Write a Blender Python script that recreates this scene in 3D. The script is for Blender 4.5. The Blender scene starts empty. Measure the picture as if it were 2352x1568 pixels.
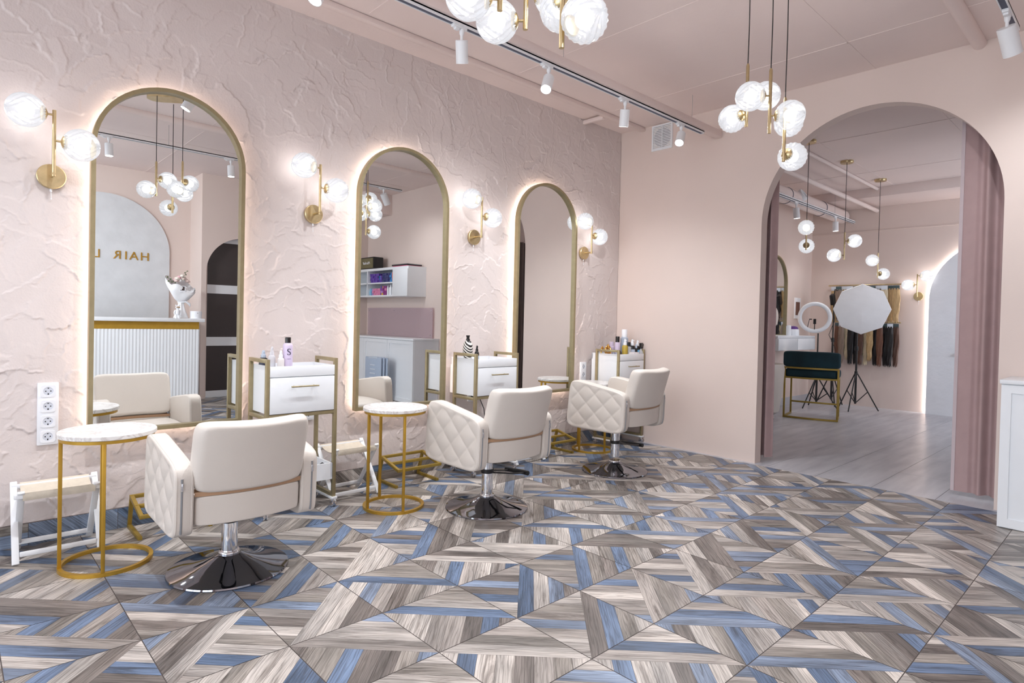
import bpy, bmesh, math, random
import numpy as np
from mathutils import Vector, Matrix
PI = math.pi
random.seed(7)
RNG = np.random.default_rng(11)
sc = bpy.context.scene
COL = sc.collection

# ------------------------------------------------------------------ camera
cam_d = bpy.data.cameras.new('camera')
cam = bpy.data.objects.new('camera', cam_d)
COL.objects.link(cam)
YAW, PITCH, ROLL = math.radians(136.923), math.radians(-0.8404), math.radians(1.3395)
fw = Vector((math.cos(PITCH)*math.cos(YAW), math.cos(PITCH)*math.sin(YAW), math.sin(PITCH)))
rt = Vector((math.sin(YAW), -math.cos(YAW), 0))
up = rt.cross(fw)
r2 = rt*math.cos(ROLL)+up*math.sin(ROLL)
u2 = -rt*math.sin(ROLL)+up*math.cos(ROLL)
M = Matrix((r2, u2, -fw)).transposed().to_4x4()
M.translation = Vector((3.582, -4.745, 1.1))
cam.matrix_world = M
cam_d.sensor_width = 36
cam_d.lens = 1389.8/2352*36
cam_d.shift_x = 1.77/2352
cam_d.shift_y = -28.3/2352
cam_d.clip_start = 0.05
sc.camera = cam

# ------------------------------------------------------------------ world, exposure, large lights
vs = sc.view_settings
vs.view_transform = 'Standard'
vs.look = 'None'
vs.gamma = 1
vs.exposure = 0.50
vs.use_curve_mapping = False
w = bpy.data.worlds.new('daylight')
sc.world = w
w.use_nodes = True
w.node_tree.nodes['Background'].inputs[0].default_value = (0.85, 0.92, 1.0, 1)
w.node_tree.nodes['Background'].inputs[1].default_value = 1.0


def lamp(name, kind, loc, energy, color=(1, 1, 1), parent=None, aim=None, **kw):
    d = bpy.data.lights.new(name, kind)
    d.energy = energy
    d.color = color
    for k, v in kw.items():
        setattr(d, k, v)
    o = bpy.data.objects.new(name, d)
    COL.objects.link(o)
    o.location = loc
    if aim is not None:
        o.rotation_euler = Vector(aim).to_track_quat('-Z', 'Y').to_euler()
    if parent:
        o.parent = parent
    return o


# area lights added as fill, outside two unseen added windows behind the camera
ADDED_WINDOWS = [(1.5, 2.2), (3.9, 2.0)]          # centre x, width
for cx, ww in ADDED_WINDOWS:
    lamp('window_daylight', 'AREA', (cx, -8.25, 1.55), 48, (0.84, 0.92, 1.0), aim=(0, 1, -0.05),
         shape='RECTANGLE', size=ww, size_y=2.2)
# area light added to brighten the back room, outside the frame to the right
lamp('window_daylight', 'AREA', (4.2, 3.3, 1.7), 22, (0.80, 0.88, 1.0), aim=(-0.75, 0.65, -0.15),
     shape='RECTANGLE', size=1.6, size_y=1.5)


# ------------------------------------------------------------------ materials
def new_mat(name):
    m = bpy.data.materials.new(name)
    m.use_nodes = True
    nt = m.node_tree
    b = nt.nodes['Principled BSDF']
    return m, nt, b


def S(v):                                  # sRGB 0..255 -> linear
    out = []
    for c in v:
        c = c/255
        out.append(c/12.92 if c <= 0.04045 else ((c+0.055)/1.055)**2.4)
    return (*out, 1)


def mat(name, rgb, rough=0.5, metal=0.0, var=0.06, vscale=9.0, bump=0.0, bscale=60.0, spec=0.5, coat=0.0,
        stretch=None, emit=0.0, trans=0.0):
    m, nt, b = new_mat(name)
    N, L = nt.nodes, nt.links
    tc = N.new('ShaderNodeTexCoord')
    src = tc.outputs['Object']
    if stretch:
        mp = N.new('ShaderNodeMapping')
        mp.inputs['Scale'].default_value = stretch
        L.new(src, mp.inputs[0])
        src = mp.outputs[0]
    nz = N.new('ShaderNodeTexNoise')
    nz.inputs['Scale'].default_value = vscale
    nz.inputs['Detail'].default_value = 4
    L.new(src, nz.inputs['Vector'])
    cr = N.new('ShaderNodeValToRGB')
    c = S(rgb)
    e = cr.color_ramp.elements
    e[0].position, e[1].position = 0.3, 0.7
    e[0].color = tuple(max(0, x*(1-var)) for x in c[:3])+(1,)
    e[1].color = tuple(min(1, x*(1+var)) for x in c[:3])+(1,)
    L.new(nz.outputs[0], cr.inputs[0])
    L.new(cr.outputs[0], b.inputs['Base Color'])
    b.inputs['Roughness'].default_value = rough
    b.inputs['Metallic'].default_value = metal
    b.inputs['Specular IOR Level'].default_value = spec
    b.inputs['Coat Weight'].default_value = coat
    b.inputs['Transmission Weight'].default_value = trans
    if emit:
        b.inputs['Emission Color'].default_value = c
        b.inputs['Emission Strength'].default_value = emit
    if bump:
        n2 = N.new('ShaderNodeTexNoise')
        n2.inputs['Scale'].default_value = bscale
        n2.inputs['Detail'].default_value = 5
        L.new(src, n2.inputs['Vector'])
        bp = N.new('ShaderNodeBump')
        bp.inputs['Strength'].default_value = bump
        bp.inputs['Distance'].default_value = 0.01
        L.new(n2.outputs[0], bp.inputs['Height'])
        L.new(bp.outputs[0], b.inputs['Normal'])
    return m


def emat(name, rgb, strength):
    m = bpy.data.materials.new(name)
    m.use_nodes = True
    nt = m.node_tree
    nt.nodes.clear()
    o = nt.nodes.new('ShaderNodeOutputMaterial')
    e = nt.nodes.new('ShaderNodeEmission')
    e.inputs[0].default_value = S(rgb)
    e.inputs[1].default_value = strength
    nt.links.new(e.outputs[0], o.inputs[0])
    return m


def glass_mat(name, tint=(255, 255, 255), clear=0.6, glow=0.0, rough=0.15, bump=0.0):
    """thin clear glass: straight-through transparency mixed with a glossy, slightly milky skin"""
    m, nt, b = new_mat(name)
    N, L = nt.nodes, nt.links
    out = N['Material Output']
    b.inputs['Base Color'].default_value = S(tint)
    b.inputs['Roughness'].default_value = rough
    if glow:
        b.inputs['Emission Color'].default_value = S(tint)
        b.inputs['Emission Strength'].default_value = glow
    t = N.new('ShaderNodeBsdfTransparent')
    t.inputs[0].default_value = S(tint)
    lw = N.new('ShaderNodeLayerWeight')
    lw.inputs[0].default_value = 0.35
    mp = N.new('ShaderNodeMapRange')
    mp.inputs['To Min'].default_value = clear
    mp.inputs['To Max'].default_value = clear*0.25
    L.new(lw.outputs['Facing'], mp.inputs[0])
    if glow:
        b.inputs['Base Color'].default_value = (0.10, 0.10, 0.11, 1)
        b.inputs['Specular IOR Level'].default_value = 0.9
        gl = N.new('ShaderNodeMapRange')
        gl.inputs['From Max'].default_value = 0.9
        gl.inputs['To Min'].default_value = glow*1.25
        gl.inputs['To Max'].default_value = glow*0.55
        L.new(lw.outputs['Facing'], gl.inputs[0])
        L.new(gl.outputs[0], b.inputs['Emission Strength'])
    mx = N.new('ShaderNodeMixShader')
    L.new(mp.outputs[0], mx.inputs[0])
    L.new(b.outputs[0], mx.inputs[1])
    L.new(t.outputs[0], mx.inputs[2])
    L.new(mx.outputs[0], out.inputs[0])
    return m


def marble_mat():
    m, nt, b = new_mat('white_marble')
    N, L = nt.nodes, nt.links
    tc = N.new('ShaderNodeTexCoord')
    nz = N.new('ShaderNodeTexNoise')
    nz.inputs['Scale'].default_value = 7
    nz.inputs['Detail'].default_value = 8
    nz.inputs['Distortion'].default_value = 1.6
    L.new(tc.outputs['Object'], nz.inputs['Vector'])
    cr = N.new('ShaderNodeValToRGB')
    e = cr.color_ramp.elements
    e[0].position, e[0].color = 0.44, S((232, 230, 228))
    e[1].position, e[1].color = 0.53, S((236, 234, 232))
    k = cr.color_ramp.elements.new(0.485)
    k.color = S((206, 200, 197))
    L.new(nz.outputs[0], cr.inputs[0])
    L.new(cr.outputs[0], b.inputs['Base Color'])
    b.inputs['Roughness'].default_value = 0.3
    return m


def wood_floor_mat():
    m, nt, b = new_mat('wood_look_tile')
    N, L = nt.nodes, nt.links
    uv = N.new('ShaderNodeUVMap')
    uv.uv_map = 'UVMap'
    at = N.new('ShaderNodeAttribute')
    at.attribute_name = 'tone'
    sep = N.new('ShaderNodeSeparateColor')
    L.new(at.outputs['Color'], sep.inputs[0])
    mp = N.new('ShaderNodeMapping')
    mp.inputs['Scale'].default_value = (3.0, 26.0, 1)
    L.new(uv.outputs[0], mp.inputs[0])
    n1 = N.new('ShaderNodeTexNoise')
    n1.inputs['Scale'].default_value = 1.0
    n1.inputs['Detail'].default_value = 7
    n1.inputs['Roughness'].default_value = 0.62
    n1.inputs['Distortion'].default_value = 1.1
    L.new(mp.outputs[0], n1.inputs['Vector'])
    mp2 = N.new('ShaderNodeMapping')
    mp2.inputs['Scale'].default_value = (7.0, 230.0, 1)
    L.new(uv.outputs[0], mp2.inputs[0])
    n2 = N.new('ShaderNodeTexNoise')
    n2.inputs['Scale'].default_value = 1.0
    n2.inputs['Detail'].default_value = 3
    n2.inputs['Distortion'].default_value = 0.6
    L.new(mp2.outputs[0], n2.inputs['Vector'])
    mp3 = N.new('ShaderNodeMapping')
    mp3.inputs['Scale'].default_value = (1.6, 9.0, 1)
    L.new(uv.outputs[0], mp3.inputs[0])
    n3 = N.new('ShaderNodeTexNoise')
    n3.inputs['Scale'].default_value = 1.0
    n3.inputs['Detail'].default_value = 2
    L.new(mp3.outputs[0], n3.inputs['Vector'])

    def ramp(src, stops, const=False):
        cr = N.new('ShaderNodeValToRGB')
        if const:
            cr.color_ramp.interpolation = 'CONSTANT'
        els = cr.color_ramp.elements
        while len(els) < len(stops):
            els.new(0.5)
        for e, (p, c) in zip(els, stops):
            e.position = p
            e.color = c
        L.new(src, cr.inputs[0])
        return cr.outputs[0]
    # plank tone: blues, taupes, pale creams, grey browns
    base = ramp(sep.outputs[0], [(0.0, S((104, 124, 153))), (0.17, S((130, 145, 168))), (0.30, S((150, 144, 138))),
                                 (0.46, S((188, 182, 177))), (0.62, S((126, 119, 115))), (0.76, S((166, 159, 154))),
                                 (0.88, S((200, 193, 187)))], True)
    pale = ramp(n3.outputs[0], [(0.38, (0.70, 0.70, 0.70, 1)), (0.64, (1.32, 1.30, 1.28, 1))])
    mul = N.new('ShaderNodeMix')
    mul.data_type = 'RGBA'
    mul.blend_type = 'MULTIPLY'
    mul.inputs[0].default_value = 1
    L.new(base, mul.inputs[6])
    L.new(pale, mul.inputs[7])
    streak = ramp(n1.outputs[0], [(0.34, (0.42, 0.40, 0.39, 1)), (0.46, (0.9, 0.9, 0.9, 1)), (0.62, (1.08, 1.08, 1.08, 1))])
    mul2 = N.new('ShaderNodeMix')
    mul2.data_type = 'RGBA'
    mul2.blend_type = 'MULTIPLY'
    mul2.inputs[0].default_value = 0.85
    L.new(mul.outputs[2], mul2.inputs[6])
    L.new(streak, mul2.inputs[7])
    fine = ramp(n2.outputs[0], [(0.36, (0.55, 0.54, 0.53, 1)), (0.54, (1.10, 1.10, 1.10, 1))])
    mul3 = N.new('ShaderNodeMix')
    mul3.data_type = 'RGBA'
    mul3.blend_type = 'MULTIPLY'
    mul3.inputs[0].default_value = 0.6
    L.new(mul2.outputs[2], mul3.inputs[6])
    L.new(fine, mul3.inputs[7])
    # cathedral figure: bands bent by a slow noise
    mp4 = N.new('ShaderNodeMapping')
    mp4.inputs['Scale'].default_value = (1.3, 11.0, 1)
    L.new(uv.outputs[0], mp4.inputs[0])
    wv_ = N.new('ShaderNodeTexWave')
    wv_.bands_direction = 'Y'
    wv_.inputs['Scale'].default_value = 2.6
    wv_.inputs['Distortion'].default_value = 11.0
    wv_.inputs['Detail'].default_value = 2.0
    wv_.inputs['Detail Scale'].default_value = 1.2
    L.new(mp4.outputs[0], wv_.inputs['Vector'])
    fig = ramp(wv_.outputs[0], [(0.05, (0.62, 0.61, 0.60, 1)), (0.35, (1.0, 1.0, 1.0, 1))])
    mul4 = N.new('ShaderNodeMix')
    mul4.data_type = 'RGBA'
    mul4.blend_type = 'MULTIPLY'
    mul4.inputs[0].default_value = 0.7
    L.new(mul3.outputs[2], mul4.inputs[6])
    L.new(fig, mul4.inputs[7])
    L.new(mul4.outputs[2], b.inputs['Base Color'])
    b.inputs['Roughness'].default_value = 0.36
    b.inputs['Specular IOR Level'].default_value = 0.45
    bp = N.new('ShaderNodeBump')
    bp.inputs['Strength'].default_value = 0.12
    bp.inputs['Distance'].default_value = 0.003
    L.new(n1.outputs[0], bp.inputs['Height'])
    L.new(bp.outputs[0], b.inputs['Normal'])
    return m


def grey_tile_mat():
    m, nt, b = new_mat('grey_stone_tile')
    N, L = nt.nodes, nt.links
    tc = N.new('ShaderNodeTexCoord')
    mp = N.new('ShaderNodeMapping')
    mp.inputs['Scale'].default_value = (9.0, 1.2, 1)
    mp.inputs['Rotation'].default_value = (0, 0, PI/2)
    L.new(tc.outputs['Object'], mp.inputs[0])
    nz = N.new('ShaderNodeTexNoise')
    nz.inputs['Scale'].default_value = 1.5
    nz.inputs['Detail'].default_value = 5
    L.new(mp.outputs[0], nz.inputs['Vector'])
    cr = N.new('ShaderNodeValToRGB')
    e = cr.color_ramp.elements
    e[0].position, e[0].color = 0.3, S((172, 173, 181))
    e[1].position, e[1].color = 0.7, S((200, 200, 206))
    L.new(nz.outputs[0], cr.inputs[0])
    L.new(cr.outputs[0], b.inputs['Base Color'])
    b.inputs['Roughness'].default_value = 0.28
    return m


PLASTER = mat('pink_knife_plaster', (218, 207, 204), 0.62, var=0.035, vscale=3.0, bump=0.14, bscale=120)
PAINT = mat('pink_wall_paint', (224, 207, 199), 0.55, var=0.02, vscale=2.0, bump=0.05, bscale=90)
CEIL = mat('pink_ceiling_paint', (236, 220, 215), 0.6, var=0.03, vscale=1.5, bump=0.08, bscale=40)
GREYPLASTER = mat('pale_grey_plaster', (214, 216, 219), 0.6, var=0.05, vscale=6, bump=0.2, bscale=25)
WHITE = mat('white_lacquer', (236, 239, 243), 0.28, var=0.01)
WHITEM = mat('white_metal', (238, 240, 243), 0.4, var=0.01)
PLASTIC = mat('white_plastic', (240, 242, 247), 0.35, var=0.01)
BRASS = mat('brushed_brass', (206, 187, 146), 0.34, 1.0, var=0.10, vscale=30)
BRONZE = mat('champagne_bronze_paint', (160, 147, 114), 0.38, 0.5, var=0.06, vscale=30)
GOLDP = mat('gold_paint', (190, 150, 56), 0.36, 0.55, var=0.05, vscale=20)
CHROME = mat('chrome', (225, 226, 230), 0.06, 1.0, var=0.01)
DARKCHROME = mat('black_chrome', (138, 140, 148), 0.05, 1.0, var=0.01)
LEATHER = mat('cream_leather', (216, 208, 200), 0.45, var=0.02, vscale=5, bump=0.08, bscale=260)
TAN = mat('tan_trim', (176, 140, 110), 0.5, var=0.05)
BLACK = mat('black_plastic', (26, 25, 27), 0.4, var=0.1)
DARKFAB = mat('dark_panel', (62, 54, 54), 0.35, var=0.04)
CANVAS = mat('beige_canvas', (216, 206, 190), 0.85, var=0.05, vscale=40, bump=0.2, bscale=400)
VELVET = mat('teal_velvet', (8, 46, 56), 0.8, var=0.25, vscale=6)
CURTAIN = mat('mauve_curtain', (176, 150, 150), 0.85, var=0.04, vscale=12, bump=0.1, bscale=300)
CURTAINEDGE = mat('pale_curtain_hem', (196, 182, 186), 0.85, var=0.03)
MARBLE = marble_mat()
FLOORM = wood_floor_mat()
GROUT = mat('dark_grout', (96, 88, 86), 0.8)
TILEG = grey_tile_mat()
MIRROR = mat('mirror_silver', (236, 238, 238), 0.0, 1.0, var=0.0)
GLOBE = glass_mat('faceted_globe_glass', (244, 246, 250), 0.36, 0.46, 0.10)
BULB = emat('lamp_bulb', (255, 247, 240), 29)
LENS = emat('spotlight_lens', (255, 250, 244), 30)
LED = emat('warm_led_strip', (255, 232, 216), 9)
LEDW = emat('white_led_strip', (255, 248, 244), 14)
CORD = mat('black_cord', (44, 38, 40), 0.6)
GROOVE = mat('dark_groove', (88, 92, 110), 0.6)
ZIP = mat('zip_tape', (150, 152, 156), 0.35, 0.4)


# ------------------------------------------------------------------ mesh builder
class MB:
    def __init__(s):
        s.bm = bmesh.new()

    def box(s, c, size, bevel=0.0, rot=None, seg=2):
        g = bmesh.ops.create_cube(s.bm, size=1.0)
        vs_ = g['verts']
        for v in vs_:
            v.co = Vector((v.co.x*size[0], v.co.y*size[1], v.co.z*size[2]))
        if bevel > 0:
            es = list({e for v in vs_ for e in v.link_edges})
            r = bmesh.ops.bevel(s.bm, geom=es, offset=min(bevel, min(size)*0.49), segments=seg, affect='EDGES', profile=0.5)
            vs_ = list({v for f in r['faces'] for v in f.verts} | {v for v in vs_ if v.is_valid})
        mt = Matrix.Translation(Vector(c))
        if rot is not None:
            mt = mt @ rot
        bmesh.ops.transform(s.bm, matrix=mt, verts=vs_)
        return s

    def span(s, a, b, bevel=0.0):
        a, b = Vector(a), Vector(b)
        return s.box((a+b)/2, [abs(x) for x in (b-a)], bevel)

    def bar(s, a, b, wx, wy=None, bevel=0.0, upv=(0, 0, 1)):
        """square bar from a to b"""
        a, b = Vector(a), Vector(b)
        d = b-a
        z = d.normalized()
        u = Vector(upv)
        if abs(u.dot(z)) > 0.98:
            u = Vector((1, 0, 0))
        x = u.cross(z).normalized()
        y = z.cross(x)
        rot = Matrix((x, y, z)).transposed().to_4x4()
        return s.box((a+b)/2, (wx, wy or wx, d.length), bevel, rot)

    def tube(s, pts, r, seg=12, closed=False, caps=True):
        pts = [Vector(p) for p in pts]
        n = len(pts)
        rs = r if isinstance(r, (list, tuple)) else [r]*n
        rings = []
        prev = None
        for i, p in enumerate(pts):
            if closed:
                t = pts[(i+1) % n]-pts[i-1]
            else:
                t = pts[min(i+1, n-1)]-pts[max(i-1, 0)]
            t.normalize()
            if prev is None:
                a = Vector((0, 0, 1)) if abs(t.z) < 0.9 else Vector((1, 0, 0))
                x = a.cross(t).normalized()
            else:
                x = (prev-t*prev.dot(t))
                x = x.normalized() if x.length > 1e-6 else Vector((1, 0, 0))
            prev = x
            y = t.cross(x)
            rings.append([s.bm.verts.new(p+(x*math.cos(k*2*PI/seg)+y*math.sin(k*2*PI/seg))*rs[i]) for k in range(seg)])
        for i in range(n if closed else n-1):
            A, B = rings[i], rings[(i+1) % n]
            for k in range(seg):
                s.bm.faces.new((A[k], A[(k+1) % seg], B[(k+1) % seg], B[k]))
        if caps and not closed:
            s.bm.faces.new(rings[0][::-1])
            s.bm.faces.new(rings[-1])
        return s

    def lathe(s, prof, seg=28, loc=(0, 0, 0), axis=None, caps=True):
        """prof: (r, z) pairs; axis: direction of +z"""
        mt = Matrix.Translation(Vector(loc))
        if axis is not None:
            mt = mt @ Vector(axis).to_track_quat('Z', 'Y').to_matrix().to_4x4()
        rings = []
        for r, z in prof:
            if r < 1e-6:
                rings.append([s.bm.verts.new(mt @ Vector((0, 0, z)))])
            else:
                rings.append([s.bm.verts.new(mt @ Vector((r*math.cos(k*2*PI/seg), r*math.sin(k*2*PI/seg), z))) for k in range(seg)])
        for A, B in zip(rings, rings[1:]):
            for k in range(seg):
                k2 = (k+1) % seg
                if len(A) == 1 and len(B) == 1:
                    continue
                if len(A) == 1:
                    s.bm.faces.new((A[0], B[k2], B[k]))
                elif len(B) == 1:
                    s.bm.faces.new((A[k], A[k2], B[0]))
                else:
                    s.bm.faces.new((A[k], A[k2], B[k2], B[k]))
        if caps:
            if len(rings[0]) > 1:
                s.bm.faces.new(rings[0][::-1])
            if len(rings[-1]) > 1:
                s.bm.faces.new(rings[-1])
        return s

    def prism(s, poly, f0, f1):
        """closed outline poly (a, b) extruded between map f0(a,b) and f1(a,b)"""
        A = [s.bm.verts.new(f0(a, b)) for a, b in poly]
        B = [s.bm.verts.new(f1(a, b)) for a, b in poly]
        n = len(poly)
        s.bm.faces.new(A[::-1])
        s.bm.faces.new(B)
        for i in range(n):
            j = (i+1) % n
            s.bm.faces.new((A[i], A[j], B[j], B[i]))
        return s

    def ring(s, outer, inner, f0, f1, closed=True):
        n = len(outer)
        O0 = [s.bm.verts.new(f0(*p)) for p in outer]
        I0 = [s.bm.verts.new(f0(*p)) for p in inner]
        O1 = [s.bm.verts.new(f1(*p)) for p in outer]
        I1 = [s.bm.verts.new(f1(*p)) for p in inner]
        for i in range(n if closed else n-1):
            j = (i+1) % n
            s.bm.faces.new((O1[i], O1[j], I1[j], I1[i]))
            s.bm.faces.new((O0[j], O0[i], I0[i], I0[j]))
            s.bm.faces.new((O0[i], O0[j], O1[j], O1[i]))
            s.bm.faces.new((I0[j], I0[i], I1[i], I1[j]))
        return s

    def grid(s, fn, us, vs_):
        V = [[s.bm.verts.new(fn(u, v)) for v in vs_] for u in us]
        for i in range(len(us)-1):
            for j in range(len(vs_)-1):
                s.bm.faces.new((V[i][j], V[i+1][j], V[i+1][j+1], V[i][j+1]))
        return s

    def sphere(s, c, r, seg=20, rings=12, sc_=(1, 1, 1)):
        g = bmesh.ops.create_uvsphere(s.bm, u_segments=seg, v_segments=rings, radius=r)
        for v in g['verts']:
            v.co = Vector((v.co.x*sc_[0]+c[0], v.co.y*sc_[1]+c[1], v.co.z*sc_[2]+c[2]))
        return s

    def build(s, name, m, parent=None, smooth=40, loc=None, weld=False):
        if weld:
            bmesh.ops.remove_doubles(s.bm, verts=s.bm.verts, dist=1e-5)
        bmesh.ops.recalc_face_normals(s.bm, faces=s.bm.faces)
        if smooth:
            lim = math.radians(smooth)
            for f in s.bm.faces:
                f.smooth = True
            for e in s.bm.edges:
                if len(e.link_faces) == 2 and e.calc_face_angle(0) > lim:
                    e.smooth = False
        me = bpy.data.meshes.new(name)
        s.bm.to_mesh(me)
        s.bm.free()
        for mm in (m if isinstance(m, (list, tuple)) else [m]):
            me.materials.append(mm)
        o = bpy.data.objects.new(name, me)
        COL.objects.link(o)
        if parent:
            o.parent = parent
        if loc is not None:
            o.location = loc
        return o


def tag(o, label, cat, group=None, kind=None):
    o['label'] = label
    o['category'] = cat
    if group:
        o['group'] = group
    if kind:
        o['kind'] = kind
    return o


def thing(name, label, cat, loc=(0, 0, 0), rz=0.0, group=None):
    o = bpy.data.objects.new(name, None)
    o.empty_display_size = 0.05
    COL.objects.link(o)
    o.location = loc
    o.rotation_euler = (0, 0, rz)
    return tag(o, label, cat, group)


def struct(o):
    o['kind'] = 'structure'
    return o


def copy_tree(o, parent=None):
    c = o.copy()
    COL.objects.link(c)
    if parent:
        c.parent = parent
    for ch in list(o.children):
        copy_tree(ch, c)
    return c


def dup(o, label, loc, rz=0.0, group=None):
    c = copy_tree(o)
    c.location = loc
    c.rotation_euler = (0, 0, rz)
    c['label'] = label
    if group:
        c['group'] = group
    return c


def arch(wd, h, n=28, y0=0.0, z0=0.0):
    """outline of a round-topped panel, wd wide and h tall, bottom centre at (y0, z0)"""
    r = wd/2
    pts = [(y0-r, z0), (y0-r, z0+h-r)]
    for k in range(1, n):
        a = PI-PI*k/n
        pts.append((y0+r*math.cos(a), z0+h-r+r*math.sin(a)))
    pts += [(y0+r, z0+h-r), (y0+r, z0)]
    return pts


# ------------------------------------------------------------------ the setting
H = 2.92
XR, XREC, YF = 4.87, 5.37, -8.0
YJOG = -2.37
ARCH_C, ARCH_R, ARCH_TOP = 2.157, 0.757, 2.672
Y2 = 4.75


def plaster_height():
    """trowel strokes pressed over one another: each flattens a patch and leaves a ridge at its rim"""
    dy = dz = 0.0046
    ny, nz = int(5.4/dy)+1, int(H/dz)+1
    h = np.zeros((ny, nz))
    rng = RNG
    noise = rng.normal(size=(ny//4+2, nz//4+2))
    noise = np.kron(noise, np.ones((4, 4)))[:ny, :nz]*0.6+rng.normal(size=(ny, nz))*0.5
    for k in range(1750):
        big = k < 1000
        cy, cz = rng.uniform(0, 5.4), rng.uniform(0, H)
        an = rng.uniform(0, PI)
        Ls = rng.uniform(0.08, 0.24) if big else rng.uniform(0.03, 0.13)
        Ws = rng.uniform(0.04, 0.12) if big else rng.uniform(0.012, 0.05)
        R_ = math.hypot(Ls, Ws)+0.01
        i0, i1 = max(0, int((cy-R_)/dy)), min(ny, int((cy+R_)/dy)+1)
        j0, j1 = max(0, int((cz-R_)/dz)), min(nz, int((cz+R_)/dz)+1)
        if i1-i0 < 3 or j1-j0 < 3:
            continue
        yy = (np.arange(i0, i1)*dy-cy)[:, None]
        zz = (np.arange(j0, j1)*dz-cz)[None, :]
        a = yy*math.cos(an)+zz*math.sin(an)
        b = -yy*math.sin(an)+zz*math.cos(an)
        b = b+rng.uniform(-2.0, 2.0)*a*a
        wob = 0.009*np.sin(a*rng.uniform(15, 50)+rng.uniform(0, 6))+0.003*np.sin(a*rng.uniform(90, 180)+rng.uniform(0, 6))+0.0015*np.sin(a*rng.uniform(250, 420))
        wa = 0.012*np.sin(b*rng.uniform(40, 90)+rng.uniform(0, 6))
        db = Ws-np.abs(b+wob)
        da = Ls-np.abs(a+wa)
        d = np.minimum(da, db)
        inside = 1/(1+np.exp(-np.clip(d/0.0013, -30, 30)))
        sub = h[i0:i1, j0:j1]
        mean = float(sub[d > 0].mean()) if (d > 0).any() else 0
        tilt = rng.uniform(-1, 1)*0.036
        tl = rng.uniform(-1, 1)*0.010
        plane = mean*0.8+tilt*b+tl*a+rng.uniform(-0.0008, 0.0012)
        keep = rng.uniform(0.05, 0.45)
        new = keep*sub+(1-keep)*plane
        side = np.where(b > 0, rng.uniform(0.1, 1.0), rng.uniform(0.0, 0.5))*np.where(da < db, rng.uniform(0, 0.6), 1)
        ridge = np.exp(-((d-0.001)/np.where(d > 0, 0.0050, 0.0022))**2)*rng.uniform(0.0004, 0.0036)*side
        h[i0:i1, j0:j1] = sub*(1-inside)+new*inside+ridge
    h += 0.00006*noise
    h = np.clip(h*1.65, -0.013, 0.017)
    return h, dy, dz


def build_plaster_wall():
    h, dy, dz = plaster_height()
    ny, nz = h.shape
    Y = (np.arange(ny)*dy-5.4)[:, None]*np.ones((1, nz))
    Z = (np.arange(nz)*(H/(nz-1)))[None, :]*np.ones((ny, 1))
    Y *= 5.4/((ny-1)*dy)
    co = np.stack([h, Y, Z], -1).reshape(-1, 3)
    idx = np.arange(ny*nz).reshape(ny, nz)
    q = np.stack([idx[:-1, :-1], idx[1:, :-1], idx[1:, 1:], idx[:-1, 1:]], -1).reshape(-1, 4)
    extra = np.array([(-0.12, -8, 0), (-0.012, -8, 0), (-0.012, 0, 0), (-0.12, 0, 0),
                      (-0.12, -8, H), (-0.012, -8, H), (-0.012, 0, H), (-0.12, 0, H),
                      (0.0, -8, 0), (0, -5.4, 0), (0, -5.4, H), (0, -8, H)], float)
    b = ny*nz
    eq = np.array([(0, 1, 2, 3), (4, 7, 6, 5), (0, 4, 5, 1), (1, 5, 6, 2), (2, 6, 7, 3), (3, 7, 4, 0), (8, 9, 10, 11)])+b
    co = np.concatenate([co, extra])
    q = np.concatenate([q, eq])
    me = bpy.data.meshes.new('wall_left')
    me.vertices.add(len(co))
    me.vertices.foreach_set('co', co.ravel())
    me.loops.add(q.size)
    me.loops.foreach_set('vertex_index', q.ravel().astype(np.int32))
    me.polygons.add(len(q))
    me.polygons.foreach_set('loop_start', np.arange(0, q.size, 4, dtype=np.int32))
    me.polygons.foreach_set('loop_total', np.full(len(q), 4, dtype=np.int32))
    me.polygons.foreach_set('use_smooth', np.ones(len(q), dtype=bool))
    me.update()
    me.validate()
    me.materials.append(PLASTER)
    o = bpy.data.objects.new('wall_left', me)
    COL.objects.link(o)
    return struct(o)


build_plaster_wall()

# back wall with the arched opening
mb = MB()
mb.span((-0.12, 0, 0), (ARCH_C-ARCH_R, 0.1, H))
mb.span((ARCH_C+ARCH_R, 0, 0), (XREC, 0.1, H))
ap = [(ARCH_C-ARCH_R*math.cos(PI*k/48), ARCH_TOP-ARCH_R+ARCH_R*math.sin(PI*k/48)) for k in range(49)]
for (x0, z0), (x1, z1) in zip(ap, ap[1:]):
    vv = [mb.bm.verts.new((x, y, z)) for y in (0, 0.1) for x, z in ((x0, z0), (x1, z1), (x1, H), (x0, H))]
    mb.bm.faces.new(vv[0:4])
    mb.bm.faces.new(vv[4:8][::-1])
    mb.bm.faces.new((vv[0], vv[4], vv[5], vv[1]))
struct(mb.build('wall_back', PAINT, weld=True))

# right wall with the arched sliding-door opening, recessed reception wall, front wall with the added windows
DC, DR, DTOP = -1.84, 0.47, 2.115
mb = MB()
mb.span((XR, YJOG, 0), (XR+0.1, DC-DR, H))
mb.span((XR, DC+DR, 0), (XR+0.1, 0.0, H))
dp = [(DC-DR*math.cos(PI*k/32), DTOP-DR+DR*math.sin(PI*k/32)) for k in range(33)]
for (y0, z0), (y1, z1) in zip(dp, dp[1:]):
    vv = [mb.bm.verts.new((x, y, z)) for x in (XR, XR+0.1) for y, z in ((y0, z0), (y1, z1), (y1, H), (y0, H))]
    mb.bm.faces.new(vv[0:4])
    mb.bm.faces.new(vv[4:8][::-1])
    mb.bm.faces.new((vv[0], vv[4], vv[5], vv[1]))
struct(mb.build('wall_right', PAINT, weld=True))
struct(MB().span((XREC, YF, 0), (XREC+0.1, YJOG, H)).build('wall_right', PAINT))
struct(MB().span((XR+0.1, YJOG, 0), (XREC+0.1, YJOG+0.1, H)).build('wall_right', PAINT))
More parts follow.
